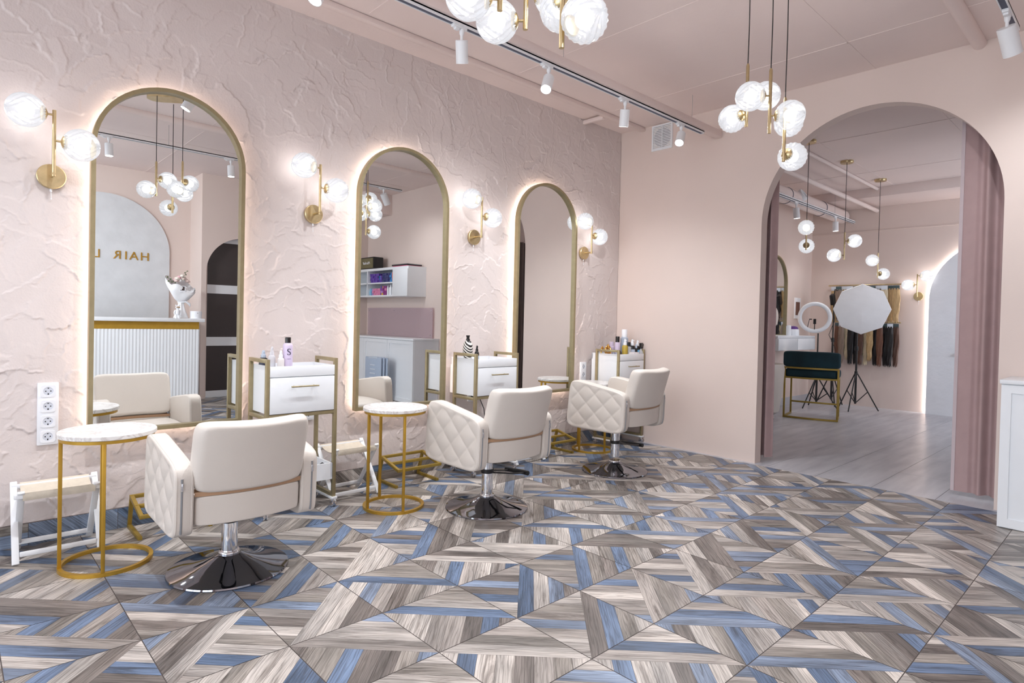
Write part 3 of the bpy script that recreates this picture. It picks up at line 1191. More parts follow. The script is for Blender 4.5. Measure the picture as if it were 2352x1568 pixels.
def make_chair(label):
    t = thing('salon_chair', label, 'chair', group='cream hydraulic salon chairs')
    # arms: side profile (x, z) quad, rear bottom, front bottom, front top, rear top
    Q = [(-0.246, 0.285), (0.254, 0.285), (0.220, 0.640), (-0.258, 0.568)]

    def qh(x, y):
        px, pz = bil(Q, x, y)
        a = (px/0.148+pz/0.135)*PI
        b = (px/0.148-pz/0.135)*PI
        s1, s2 = abs(math.sin(a)), abs(math.sin(b))
        fade = max(0, min(1, (0.93-abs(x))/0.08))*max(0, min(1, (0.91-abs(y))/0.10))
        return 0.011*(min(1, (s1*s2)**0.45)-0.75)*fade
    for sg in (1, -1):
        mb = MB()
        pillow(mb, lambda x, y: ((bil(Q, x, y)[0], sg*0.243, bil(Q, x, y)[1]), (0, sg, 0)), 0.06, 0.08, 0.070, 84, 60, 4.0, 7.0, qh)
        arm = mb.build('armrest', LEATHER, t, smooth=60, weld=True)
        # piped seams along both rims
        mb = MB()
        for off in (0.026, -0.026):
            pts = []
            for k in range(80):
                an = 2*PI*k/80
                a, b = math.cos(an), math.sin(an)
                m_ = max(abs(a), abs(b))
                a, b = a/m_, b/m_
                kk = (abs(a)**7+abs(b)**7)**(-1/7)
                px, pz = bil(Q, a*kk*0.992, b*kk*0.988)
                pts.append((px, sg*(0.243+off), pz))
            mb.tube(pts, 0.0028, 6, closed=True)
        mb.build('piping', LEATHER, arm)
        # rear zip
        zp = [(-0.2440-(z_-0.285)/0.283*0.012+(0.004 if z_ < 0.32 else 0), sg*0.252, z_) for z_ in (0.522, 0.47, 0.40, 0.345, 0.312)]
        mb = MB().tube(zp, 0.0045, 8)
        mb.build('zip', ZIP, arm)
        mb = MB().box((-0.2580, sg*0.252, 0.492), (0.004, 0.008, 0.030), 0.001)
        mb.build('zip_pull', CHROME, arm)
    # back cushion
    def bk(x, y):
        z = 0.599+y*0.140
        yy = x*0.217
        bend = 0.045*(x*x)
        return (-0.258-(y+1)*0.040+bend, yy, z-0.010*(1-x*x)*(1 if y > 0 else 0)*y), (-0.96, -0.16*x, -0.22)
    pillow(MB0 := MB(), bk, 0.13, 0.16, 0.074, 18, 14, 3.0, 8.0)
    MB0.build('backrest', LEATHER, t, smooth=60, weld=True)
    # lower shell of the back, and the tan strip in the gap
    def bl(x, y):
        return (-0.245+0.035*x*x-(y+1)*0.004, x*0.206, 0.386+y*0.059), (-1, -0.15*x, 0)
    pillow(MB0 := MB(), bl, 0.08, 0.14, 0.055, 14, 8, 4.0, 12.0)
    MB0.build('back_panel', LEATHER, t, smooth=60, weld=True)
    mb = MB()
    mb.grid(lambda u, v: (-0.279+0.036*u*u-v*0.003, u*0.206, 0.445+v*0.018), [k/12-1 for k in range(25)], [0, 1])
    mb.grid(lambda u, v: (-0.225+0.034*u*u, u*0.206, 0.445+(1-v)*0.018), [k/12-1 for k in range(25)], [0, 1])
    mb.build('back_strip', TAN, t)
    # seat
    def st(x, y):
        return (0.028+x*0.232, y*0.208, 0.385+0.012*(1-x*x)), (0, 0, 1)
    pillow(MB0 := MB(), st, 0.16, 0.14, 0.105, 12, 12, 2.6, 9.0)
    MB0.build('seat', LEATHER, t, smooth=60, weld=True)
    MB().span((-0.205, -0.2, 0.322), (0.215, 0.2, 0.352), 0.008).build('seat_base', LEATHER, t)
    # pedestal
    MB().lathe([(0.0, 0.06), (0.033, 0.06), (0.033, 0.312), (0.05, 0.323), (0, 0.323)], 32).build('column', CHROME, t)
    MB().lathe([(0, 0.066), (0.041, 0.066), (0.044, 0.070), (0.044, 0.077), (0.040, 0.082), (0.033, 0.082)], 32).build('collar', CHROME, t)
    MB().lathe([(0, 0.0), (0.240, 0.0), (0.2425, 0.004), (0.240, 0.010), (0.226, 0.013), (0.19, 0.019), (0.145, 0.028), (0.10, 0.042),
                (0.068, 0.056), (0.048, 0.067), (0.036, 0.070), (0, 0.070)], 72).build('base', DARKCHROME, t)
    MB().box((0.228, 0.262, 0.445), (0.004, 0.010, 0.045), 0.001).build('tag', mat('blue_tag', (150, 178, 206), 0.6), t)
    return t


def add_pump(chair, ang):
    p = MB()
    c, s_ = math.cos(ang), math.sin(ang)

    def P(a, b, z):
        return (a*c-b*s_, a*s_+b*c, z)
    p.tube([P(0.02, 0.032, 0.205), P(0.20, 0.06, 0.168), P(0.31, 0.06, 0.150)], 0.005, 8)
    p.tube([P(0.02, -0.032, 0.205), P(0.20, -0.06, 0.168), P(0.31, -0.06, 0.150)], 0.005, 8)
    p.lathe([(0.038, 0.205), (0.038, 0.228)], 20)
    o = p.build('pump_lever', BLACK, chair)
    MB().tube([P(0.318, -0.085, 0.150), P(0.325, -0.05, 0.150), P(0.325, 0.05, 0.150), P(0.318, 0.085, 0.150)], 0.015, 12).build('foot_pad', BLACK, o)


CH = [('cream salon chair nearest the camera, beside the front marble table', 0.861, -3.841, math.radians(179.2), -0.044),
      ('cream salon chair in the middle of the row', 0.914, -2.416, math.radians(179.2), 0.0),
      ('cream salon chair farthest from the camera, beside the room corner', 0.845, -1.102, math.radians(183.1), 0.047)]
proto = make_chair(CH[0][0])
chairs = [proto]+[dup(proto, c[0], (0, 0, 0)) for c in CH[1:]]
UPPER = ('armrest', 'backrest', 'back_panel', 'back_strip', 'seat', 'seat_base', 'tag', 'column')
for o, (lb, x, y, rz, dz), pa in zip(chairs, CH, (0.1, -PI/2+0.25, -PI/2+0.15)):
    o.location = (x, y, 0)
    o.rotation_euler = (0, 0, rz)
    for c in o.children:
        if c.name.split('.')[0] in UPPER:
            c.location.z = dz
    add_pump(o, pa)


# ------------------------------------------------------------------ marble side tables
def make_table(label):
    t = thing('side_table', label, 'side table', group='round marble side tables')
    MB().lathe([(0, 0.563), (0.180, 0.563), (0.184, 0.566), (0.184, 0.581), (0.181, 0.584), (0, 0.584)], 56).build('tabletop', MARBLE, t)

    def hoop(r, z0, z1, wd):
        n = 56
        o_ = [((r)*math.cos(2*PI*k/n), (r)*math.sin(2*PI*k/n)) for k in range(n)]
        i_ = [((r-wd)*math.cos(2*PI*k/n), (r-wd)*math.sin(2*PI*k/n)) for k in range(n)]
        return MB().ring(o_, i_, lambda a, b: (a, b, z0), lambda a, b: (a, b, z1))
    hoop(0.176, 0.549, 0.563, 0.014).build('top_ring', GOLDP, t)
    hoop(0.176, 0.0, 0.016, 0.016).build('base_ring', GOLDP, t)
    for a in (-92, -14, 178):
        a = math.radians(a)
        MB().box((0.168*math.cos(a), 0.168*math.sin(a), 0.283), (0.014, 0.014, 0.534), 0.001, Matrix.Rotation(a, 4, 'Z')).build('leg', GOLDP, t)
    return t


tb = make_table('round marble-topped gold side table beside the nearest chair')
tb.location = (0.462, -4.222, 0)
dup(tb, 'round marble-topped gold side table in front of the middle mirror', (0.556, -2.825, 0))
dup(tb, 'round marble-topped gold side table mostly hidden behind the farthest chair', (0.268, -0.655, 0))


# ------------------------------------------------------------------ trolleys
def make_trolley(label, back=0.0):
    """front faces +x; origin under the middle of the frame"""
    t = thing('salon_trolley', label, 'trolley', group='white and bronze salon trolleys')
    W, D = 0.205, 0.128           # half width (y), half depth (x)
    p = 0.020
    mb = MB()
    for sy in (-1, 1):
        y = sy*(W-p/2)
        for sx in (-1, 1):
            mb.box((sx*(D-p/2), y, 0.46), (p, p, 0.80), 0.001)
        mb.box((0, y, 0.85), (2*D-2*p, p, p), 0.001)
        mb.box((0, y, 0.07), (2*D-2*p, p, p), 0.001)
        mb.box((0, y, 0.545), (2*D-2*p, p, p), 0.001)
    for sx in (-1, 1):
        mb.box((sx*(D-p/2), 0, 0.552), (p, 2*W-2*p, p), 0.001)
    mb.build('frame', BRONZE, t)
    w2 = W-p-0.0005
    xb = -D-back
    mb = MB()
    mb.span((xb, -w2, 0.563), (D-0.010, w2, 0.770))
    # open tray on top
    mb.span((xb, -w2, 0.770), (xb+0.010, w2, 0.822))
    mb.span((D-0.010, -w2, 0.765), (D+0.002, w2, 0.822), 0.001)
    mb.span((xb, -w2, 0.770), (D-0.01, -w2+0.010, 0.822))
    mb.span((xb, w2-0.010, 0.770), (D-0.01, w2, 0.822))
    mb.build('cabinet', WHITE, t)
    dr = MB().span((D-0.0095, -w2+0.001, 0.566), (D+0.004, w2-0.001, 0.760), 0.0012).build('drawer', WHITE, t)
    mb = MB()
    mb.tube([(D+0.030, -0.078, 0.712), (D+0.030, 0.078, 0.712)], 0.0045, 10)
    for y in (-0.058, 0.058):
        mb.tube([(D+0.003, y, 0.712), (D+0.030, y, 0.712)], 0.0035, 8)
    mb.build('handle', BRONZE, dr)
    mb = MB()
    mb.span((-D+0.02, -w2+0.002, 0.165), (D-0.001, w2-0.002, 0.175))
    for a, b in (((-D+0.02, -w2+0.002), (-D+0.03, w2-0.002)), ((D-0.011, -w2+0.002), (D-0.001, w2-0.002)),
                 ((-D+0.02, -w2+0.002), (D-0.001, -w2+0.012)), ((-D+0.02, w2-0.012), (D-0.001, w2-0.002))):
        mb.span((a[0], a[1], 0.175), (b[0], b[1], 0.258))
    mb.build('lower_shelf', WHITE, t)
    for sy in (-1, 1):
        MB().box((0, sy*(W-p/2), 0.0545), (2*D+0.02, 0.034, 0.013), 0.002).build('skid', WHITEM, t)
    for sx in (-1, 1):
        for sy in (-1, 1):
            x, y = sx*(D-0.012), sy*(W-p/2)
            mb = MB()
            mb.lathe([(0.008, 0.036), (0.008, 0.048), (0, 0.048)], 10, (x, y, 0))
            for dy in (-0.009, 0.009):
                mb.lathe([(0.008, -0.0035), (0.0165, -0.0035), (0.017, 0), (0.0165, 0.0035), (0.008, 0.0035)], 18, (x, y+dy, 0.017), (0, 1, 0))
            mb.span((x-0.008, y-0.0055, 0.012), (x+0.008, y+0.0055, 0.037), 0.002)
            mb.build('caster', CHROME, t)
    return t


TR = [('white and bronze trolley between the nearest and middle mirrors, holding a lavender bottle', 0.232, -3.297, 0.0),
      ('white and bronze trolley left of the farthest mirror, holding a zebra-striped bottle', 0.232, -1.855, 0.0),
      ('white and bronze trolley in the room corner, crowded with bottles', 0.225, -0.232, 0.03)]
tr = make_trolley(TR[0][0])
tr.location = (TR[0][1], TR[0][2], 0)
for lb, x, y, rz in TR[1:]:
    c = copy_tree(tr)
    c.location = (x, y, 0)
    c.rotation_euler = (0, 0, rz)
    c['label'] = lb
    for ch in c.children:
        if ch.name.startswith('cabinet'):
            ch.scale.x = 1.22
            ch.location.x = -0.128*0.0-0.0282


# ------------------------------------------------------------------ bottles
def C_(name, rgb, rough=0.35, **k):
    return mat(name, rgb, rough, var=0.02, **k)


M_LAV = C_('lavender_plastic', (214, 200, 226))
M_NAVY = C_('navy_plastic', (38, 40, 62))
M_CLEAR = glass_mat('clear_plastic', (240, 240, 244), 0.55, 0, 0.2)
M_AMB = C_('black_bottle', (24, 22, 24), 0.25)
M_YEL = C_('olive_gold_plastic', (186, 160, 62))
M_GREYP = C_('silver_grey_plastic', (178, 188, 204))
M_BLUEL = C_('blue_label', (120, 186, 226))
M_LILAC = C_('lilac_clear_plastic', (206, 192, 214))


def bottle(label, loc, h, r, body, cap, style='pump', extra=None, name='bottle', group=None):
    t = thing(name, label, 'bottle', loc, group=group)
    if style == 'spray_can':
        MB().lathe([(0, 0), (r*0.94, 0), (r, 0.004), (r, h*0.74), (r*0.97, h*0.79), (r*0.72, h*0.835), (r*0.60, h*0.845), (0, h*0.845)], 28).build('body', body, t)
        MB().lathe([(r*0.60, h*0.845), (r*0.60, h*0.985), (r*0.55, h), (0, h)], 24).build('cap', cap, t)
    elif style == 'pump':
        MB().lathe([(0, 0), (r*0.96, 0), (r, 0.004), (r, h*0.60), (r*0.88, h*0.66), (r*0.5, h*0.70), (0, h*0.70)], 24).build('body', body, t)
        mb = MB().lathe([(r*0.60, h*0.69), (r*0.60, h*0.80), (r*0.42, h*0.83), (r*0.36, h*0.93), (r*0.22, h), (0, h)], 18)
        mb.box((r*0.35, 0, h*0.93), (r*0.6, r*0.28, h*0.05), 0.001)
        mb.build('pump', cap, t)
    elif style == 'cap':
        MB().lathe([(0, 0), (r*0.96, 0), (r, 0.003), (r, h*0.70), (r*0.7, h*0.745), (0, h*0.745)], 24).build('body', body, t)
        MB().lathe([(r*0.72, h*0.72), (r*0.72, h*0.99), (r*0.66, h), (0, h)], 20).build('cap', cap, t)
    elif style == 'tube':
        MB().lathe([(0, 0), (r, 0), (r, h*0.85), (r*0.9, h*0.87), (r*0.55, h*0.88), (r*0.5, h), (0, h)], 20).build('body', body, t)
    elif style == 'trigger':
        MB().lathe([(0, 0), (r*0.97, 0), (r, 0.004), (r, h*0.34), (r*0.8, h*0.46), (r*0.34, h*0.60), (r*0.3, h*0.66), (0, h*0.66)], 24).build('body', body, t)
        mb = MB().lathe([(r*0.4, h*0.64), (r*0.4, h*0.76), (0, h*0.76)], 16)
        mb.prism([(-r*0.5, h*0.76), (-r*0.65, h*0.98), (r*0.7, h), (r*1.6, h*0.86), (r*1.5, h*0.82), (r*0.6, h*0.86), (r*0.35, h*0.76)],
                 lambda a, b: (0.010, a, b), lambda a, b: (-0.010, a, b))
        mb.prism([(r*0.6, h*0.86), (r*0.75, h*0.86), (r*1.05, h*0.66), (r*0.95, h*0.66)], lambda a, b: (0.005, a, b), lambda a, b: (-0.005, a, b))
        mb.build('trigger_head', cap, t)
    return t


def band(parent, r, z0, z1, m, name='label_band', a0=-1.3, a1=1.3, seg=16):
    MB().grid(lambda u, v: ((r+0.0006)*math.cos(u), (r+0.0006)*math.sin(u), v), [a0+(a1-a0)*k/seg for k in range(seg+1)], [z0, z1]).build(name, m, parent)


def text_mesh(s, size, m, name, parent, loc, rot, depth=0.001, font_shear=0.0, align='CENTER', wrap_r=None, space=1.0):
    cu = bpy.data.curves.new(name, 'FONT')
    cu.body = s
    cu.size = size
    cu.extrude = depth
    cu.shear = font_shear
    cu.align_x = align
    cu.align_y = 'CENTER'
    cu.space_character = space
    o = bpy.data.objects.new(name, cu)
    COL.objects.link(o)
    dg = bpy.context.evaluated_depsgraph_get()
    me = bpy.data.meshes.new_from_object(o.evaluated_get(dg))
    bpy.data.objects.remove(o)
    me.name = name
    if wrap_r:
        for v in me.vertices:
            a = v.co.x/wrap_r
            v.co = (math.sin(a)*(wrap_r+v.co.z), v.co.y, math.cos(a)*(wrap_r+v.co.z)-wrap_r)
    me.materials.clear()
    me.materials.append(m)
    o = bpy.data.objects.new(name, me)
    COL.objects.link(o)
    o.parent = parent
    o.location = loc
    o.rotation_euler = rot
    return o


TRAY = 0.770
b = bottle('tall lavender hairspray can with black cap and a navy letter S', (0.235, -3.335, TRAY), 0.205, 0.0265, M_LAV, M_AMB, 'spray_can')
text_mesh('S', 0.052, M_NAVY, 'letter', b, (0.0268*math.cos(-0.15), 0.0268*math.sin(-0.15), 0.122), (PI/2, 0, PI/2-0.15), 0.0004, wrap_r=0.0268)
mb = MB()
for k in range(4):
    z = 0.018+k*0.008
    mb.grid(lambda u, v: (0.0269*math.cos(u), 0.0269*math.sin(u), v), [0.0, 0.15, 0.3, 0.45], [z, z+0.003])
mb.grid(lambda u, v: (0.0269*math.cos(u), 0.0269*math.sin(u), v), [-0.45, -0.2, 0.05, 0.3], [0.083, 0.086])
mb.build('small_print', C_('lilac_print', (166, 146, 186)), b)
b = bottle('small white pump bottle just left of the lavender can', (0.245, -3.378, TRAY), 0.132, 0.019, C_('frosted_white', (226, 220, 218)), PLASTIC, 'pump')
b = bottle('clear pump bottle second from the left on its trolley', (0.205, -3.412, TRAY), 0.152, 0.019, M_CLEAR, M_CLEAR, 'pump')
b = bottle('black bottle with blue-grey cap at the left end of its trolley', (0.170, -3.446, TRAY), 0.130, 0.0235, M_AMB, M_GREYP, 'pump')
band(b, 0.0235, 0.025, 0.06, M_NAVY)

# zebra bottle
ZM, znt, zb_ = new_mat('zebra_stripes')
wv = znt.nodes.new('ShaderNodeTexWave')
wv.inputs['Scale'].default_value = 19
wv.inputs['Distortion'].default_value = 5.0
wv.inputs['Detail'].default_value = 1.0
wv.inputs['Detail Scale'].default_value = 0.6
tcn = znt.nodes.new('ShaderNodeTexCoord')
mpn = znt.nodes.new('ShaderNodeMapping')
mpn.inputs['Rotation'].default_value = (0.5, 0.9, 0.3)
znt.links.new(tcn.outputs['Object'], mpn.inputs[0])
znt.links.new(mpn.outputs[0], wv.inputs['Vector'])
crn = znt.nodes.new('ShaderNodeValToRGB')
crn.color_ramp.interpolation = 'CONSTANT'
crn.color_ramp.elements[0].color = S((24, 22, 24))
crn.color_ramp.elements[1].color = S((236, 232, 226))
crn.color_ramp.elements[1].position = 0.5
znt.links.new(wv.outputs[0], crn.inputs[0])
znt.links.new(crn.outputs[0], zb_.inputs['Base Color'])
zb_.inputs['Roughness'].default_value = 0.3
t = thing('bottle', 'zebra-striped bottle with black cap on the trolley left of the farthest mirror', 'bottle', (0.175, -1.985, TRAY))
MB().lathe([(0, 0), (0.022, 0), (0.026, 0.01), (0.028, 0.05), (0.035, 0.085), (0.037, 0.12), (0.033, 0.15), (0.022, 0.172), (0.014, 0.178), (0, 0.178)], 28).build('body', ZM, t)
MB().lathe([(0.015, 0.174), (0.015, 0.186), (0.011, 0.19), (0.011, 0.202), (0.014, 0.206), (0.014, 0.214), (0, 0.214)], 18).build('cap', M_AMB, t)
b = bottle('small black spray bottle beside the zebra-striped bottle', (0.215, -1.932, TRAY), 0.142, 0.017, M_AMB, M_AMB, 'pump')
band(b, 0.017, 0.03, 0.07, M_GREYP)

# crowded corner trolley
b = bottle('tall silver-grey bottle with white nozzle, tallest on the corner trolley', (0.205, -0.150, TRAY), 0.270, 0.036, M_GREYP, PLASTIC, 'cap')
b = bottle('lilac bottle with black cap in front of the tall grey bottle', (0.20, -0.245, TRAY), 0.205, 0.026, M_LILAC, M_AMB, 'cap')
b = bottle('olive-gold bottle with white pump on the corner trolley', (0.255, -0.205, TRAY), 0.185, 0.027, M_YEL, PLASTIC, 'pump')
b = bottle('faceted lilac bottle beside the gold ornament', (0.155, -0.275, TRAY), 0.155, 0.027, M_LILAC, M_LILAC, 'cap')
b = bottle('short black-capped clear bottle right of the olive-gold one', (0.27, -0.165, TRAY), 0.155, 0.020, M_CLEAR, M_AMB, 'cap')
b = bottle('black bottle with two white pumps behind the white box', (0.272, -0.118, TRAY), 0.180, 0.027, M_AMB, PLASTIC, 'pump')
band(b, 0.027, 0.03, 0.09, M_GREYP)
b = bottle('slim dark dropper bottle between the pump bottles', (0.295, -0.086, TRAY), 0.135, 0.012, M_AMB, M_GREYP, 'cap')
b = bottle('black and blue-labelled spray bottle with white nozzle', (0.285, -0.055, TRAY), 0.172, 0.023, M_AMB, PLASTIC, 'pump')
band(b, 0.023, 0.01, 0.085, M_BLUEL)
b = bottle('clear trigger spray bottle with black head at the right end of the corner trolley', (0.315, -0.040, TRAY), 0.150, 0.027, M_CLEAR, M_AMB, 'trigger')
b.rotation_euler = (0, 0, 0.2)
o = tag(MB().box((0, 0, 0.033), (0.055, 0.075, 0.066), 0.002).build('box', mat('marbled_card', (228, 222, 224), 0.5, var=0.08, vscale=25)), 'small white marbled box at the front of the corner trolley', 'box')
o.location = (0.318, -0.150, TRAY)
t = thing('jewellery_stand', 'shiny gold looped ornament on the corner trolley', 'ornament', (0.165, -0.340, TRAY))
GOLDSH = mat('polished_gold', (222, 176, 96), 0.12, 1.0, var=0.03)
MB().lathe([(0, 0), (0.03, 0), (0.03, 0.006), (0.008, 0.012), (0.006, 0.05), (0, 0.05)], 20).build('foot', GOLDSH, t)
for k, (a, rr, hz) in enumerate(((0.2, 0.030, 0.075), (1.3, 0.026, 0.085), (2.4, 0.024, 0.10))):
    pts = [(rr*math.cos(q)*math.cos(a), rr*math.cos(q)*math.sin(a), hz+rr*1.2*math.sin(q)) for q in [2*PI*n/24 for n in range(24)]]
    MB().tube(pts, 0.007, 8, closed=True).build('loop', GOLDSH, t)
t = thing('hair_clip', 'gold curved clip hooked at the left end of the corner trolley', 'hair clip', (0.135, -0.395, TRAY))
MB().tube([(0, 0, 0.0), (0, -0.004, 0.05), (0, 0.0, 0.095), (0, 0.012, 0.108), (0, 0.022, 0.098), (0, 0.024, 0.07)], 0.007, 10).build('clip_arm', GOLDSH, t)
for k, (x, y, h_, m_) in enumerate(((0.20, -0.30, 0.06, M_GREYP), (0.225, -0.282, 0.066, M_GREYP), (0.245, -0.262, 0.075, M_AMB))):
    o = bottle(('short grey jar at the left front of the corner trolley tray', 'taller grey jar beside the short one on the corner trolley',
                'black jar behind the handle of the corner trolley')[k], (x, y, TRAY), h_, 0.012, m_, m_, 'tube', name='jar')


# ------------------------------------------------------------------ folding canvas stools
def make_stool(label):
    """y = length; legs cross in the x-z plane"""
    t = thing('folding_stool', label, 'stool', group='white folding stools with canvas seats')
    Lh = 0.148
    for sy, nm in ((-1, 0), (1, 1)):
        y = sy*Lh
        MB().bar((-0.115, y-sy*0.012, 0.004), (0.110, y-sy*0.012, 0.312), 0.014, 0.026, 0.003, (0, 1, 0)).build('leg', WHITEM, t)
        MB().bar((0.115, y+sy*0.004, 0.004), (-0.110, y+sy*0.004, 0.312), 0.014, 0.026, 0.003, (0, 1, 0)).build('leg', WHITEM, t)
        MB().lathe([(0.006, -0.002), (0.006, 0.003), (0, 0.004)], 12, (0, y+sy*0.012, 0.158), (0, sy, 0)).build('pivot_bolt', CHROME, t)
    for x in (-0.098, 0.098):
        MB().bar((x, -Lh-0.012, 0.292), (x, Lh+0.012, 0.292), 0.020, 0.020, 0.003).build('seat_rail', WHITEM, t)
    for x in (-0.092, 0.092):
        MB().bar((x, -Lh+0.01, 0.038), (x, Lh-0.01, 0.038), 0.016, 0.020, 0.003).build('stretcher', WHITEM, t)
    mb = MB()
    for off, flip in ((0.0, 0), (0.003, 1)):
        def fn(u, v, off=off):
            x = u*0.108
            z = 0.304-0.030*(1-(u*u)**1.0) if abs(u) < 1 else 0.304
            return (x, v*(Lh-0.018), z+off)
        mb.grid(fn, [k/10-1 for k in range(21)], [-1, -0.5, 0, 0.5, 1])
    for s_ in (-1, 1):
        mb.grid(lambda u, v: (s_*(0.108+0.003*math.sin(u*PI)), v*(Lh-0.018), 0.307-u*0.034), [0, 0.25, 0.5, 0.75, 1.0], [-1, 0, 1])
    mb.build('canvas_seat', CANVAS, t)
    return t


stl = make_stool('white folding canvas stool at the far left under the sockets')
stl.location = (0.160, -4.365, 0)
stl.rotation_euler = (0, 0, -0.02)
dup(stl, 'white folding canvas stool beside the lavender bottle trolley', (0.175, -2.918, 0), 0.03)
dup(stl, 'white folding canvas stool lying behind the middle chair', (0.18, -1.43, 0), 0.03)


# ------------------------------------------------------------------ gold footrests
def make_footrest(label):
    t = thing('footrest', label, 'footrest', group='gold metal footrests')
    p = 0.018
    L2 = 0.168
    for sy in (-1, 1):
        y = sy*(L2-p/2)
        MB().bar((0.02, y, p/2), (0.265, y, p/2), p, p, 0.001).build('foot', GOLDF, t)
        MB().bar((0.029, y, p), (0.075, y, 0.163), p, p, 0.001).build('upright', GOLDF, t)
    mb = MB()
    a, b_ = Vector((0.075, 0, 0.168)), Vector((0.285, 0, 0.118))
    for sy in (-1, 1):
        y = sy*(L2-p/2)
        mb.bar(a+Vector((0, y, 0)), b_+Vector((0, y, 0)), p, p, 0.001)
    for f in (0.0, 0.5, 1.0):
        q = a.lerp(b_, f)
        mb.bar(q-Vector((0, L2, 0)), q+Vector((0, L2, 0)), p, p, 0.001)
    mb.build('foot_frame', GOLDF, t)
    return t


GOLDF = mat('dull_gold_paint', (160, 134, 58), 0.42, 0.4, var=0.05, vscale=20)
fr = make_footrest('gold metal footrest behind the nearest chair')
fr.location = (0.0, -3.895, 0)
dup(fr, 'gold metal footrest behind the marble table of the middle mirror', (0.0, -2.452, 0), -0.02)
dup(fr, 'gold metal footrest between the middle and farthest chairs', (0.0, -1.06, 0), -0.02)


# ------------------------------------------------------------------ sockets
def make_socket(label, y, zt, n, plug=None):
    t = thing('wall_socket', label, 'socket', (0.0, y, zt), group='white wall sockets')
    s_ = 0.0715
    MB().span((0.0, -0.0405, -n*s_-0.008), (0.016, 0.0405, 0.0), 0.004).build('cover_frame', PLASTIC, t)
    for k in range(n):
        zc = -0.004-s_*(k+0.5)
        mb = MB()
        o_ = [(-0.028, -0.028), (0.028, -0.028), (0.028, 0.028), (-0.028, 0.028)]
        n_ = 24
        mb.ring([(0.0285*math.copysign(abs(math.cos(q))**0.35, math.cos(q)), 0.0285*math.copysign(abs(math.sin(q))**0.35, math.sin(q))) for q in [2*PI*i/n_ for i in range(n_)]],
                [(0.0195*math.cos(q), 0.0195*math.sin(q)) for q in [2*PI*i/n_ for i in range(n_)]],
                lambda a, b: (0.015, a, b+zc), lambda a, b: (0.0185, a, b+zc))
        so = mb.build('outlet', PLASTIC, t)
        mb = MB()
        mb.lathe([(0.0195, 0), (0, 0)], 24, (0.0163, 0, zc), (1, 0, 0), caps=False)
        mb.build('well', mat('socket_well', (214, 218, 228), 0.4), so)
        mb = MB()
        for a in (-0.0095, 0.0095):
            mb.lathe([(0.0028, 0), (0.0028, 0.0006), (0, 0.0006)], 10, (0.0163, a, zc), (1, 0, 0))
        mb.box((0.0166, 0, zc-0.0135), (0.0008, 0.005, 0.007))
        mb.box((0.0166, 0, zc+0.0135), (0.0008, 0.005, 0.004))
        mb.build('contacts', BLACK, so)
    return t


make_socket('white vertical four-gang socket left of the nearest mirror', -4.389, 0.755, 4)
make_socket('white vertical socket right of the farthest mirror', -0.497, 0.735, 3)
make_socket('white socket half hidden under the lavender bottle trolley', -3.106, 0.535, 1)
make_socket('white socket with a black plug under the middle trolley', -1.80, 0.555, 1)
t = thing('power_plug', 'black plug and cable in the socket under the middle trolley', 'plug', (0.0175, -1.80, 0.516))
MB().lathe([(0.019, 0), (0.02, 0.012), (0.016, 0.03), (0.007, 0.04), (0.005, 0.055), (0, 0.055)], 18, (0, 0, 0), (1, 0, 0)).build('plug_body', BLACK, t)
MB().tube([(0.05, 0, 0), (0.075, 0.01, -0.015), (0.09, 0.04, -0.09), (0.09, 0.06, -0.22), (0.10, 0.05, -0.36), (0.12, 0.03, -0.505)], 0.0035, 8).build('cable', BLACK, t)
o = tag(MB().tube([(0, -0.03, 0.0), (0, 0.0, 0.055), (0, 0.045, 0.078), (0, 0.085, 0.05), (0, 0.07, 0.02), (0.0, 0.02, 0.002)], 0.0035, 8).build('cable', BLACK),
        'black cable loop in the lower shelf of the lavender bottle trolley', 'cable')
o.location = (0.325, -3.205, 0.176+0.0035)

# ------------------------------------------------------------------ curtains in the arch


def make_curtain(label, x0, x1, y, z0, z1, waves, amp, flat=0.0, m=None, rz=0.0):
    t = thing('curtain', label, 'curtain', (x0, y, z0), rz)
    n = 90

    def pt(u):
        x = (x1-x0)*u
        f = 1.0 if u > flat else 0.0
        ph = (u-flat)/(1-flat) if u > flat else 0
        return x, amp*f*math.sin(2*PI*waves*ph)*min(1, ph*6+0.2)
    mb = MB()
    us = [k/n for k in range(n+1)]
    vs_ = [k/10 for k in range(11)]
    for s_ in (0.0, 0.004):
        mb.grid(lambda u, v: (pt(u)[0]*(1+0.02*(1-v)), pt(u)[1]*(1+0.25*(1-v))+s_, (z1-z0)*v), us, vs_)
    mb.build('fabric', m or CURTAIN, t, smooth=80)
    MB().span((-0.002, -0.004, 0), (0.018, 0.009, z1-z0)).build('hem', m or CURTAINEDGE, t)
    return t


make_curtain('mauve curtain drawn to the right side of the arch', 2.655, 3.16, 0.20, 0.03, 2.70, 5.0, 0.024, 0.17)
make_curtain('narrow mauve curtain at the left side of the arch', 1.12, 1.435, 0.19, 0.03, 2.70, 4.2, 0.03, 0.0)
cd = make_curtain('dark grey-brown curtain in the back room, seen in the farthest mirror', 3.40, 4.50, 1.35, 0.03, 2.35, 11, 0.03, 0.0, mat('dark_curtain', (128, 116, 111), 0.85, var=0.05), PI/2)
t = thing('curtain_rail', 'dark curtain rail behind the top of the arch', 'curtain rail', (1.1, 0.2, 2.725))
MB().lathe([(0.011, 0), (0.011, 2.1)], 12, (0, 0, 0), (1, 0, 0)).build('rod', BRONZE, t)
for x in (0.03, 2.07):
    MB().bar((x, 0, 0), (x, -0.1, 0), 0.012).build('bracket', BRONZE, t)

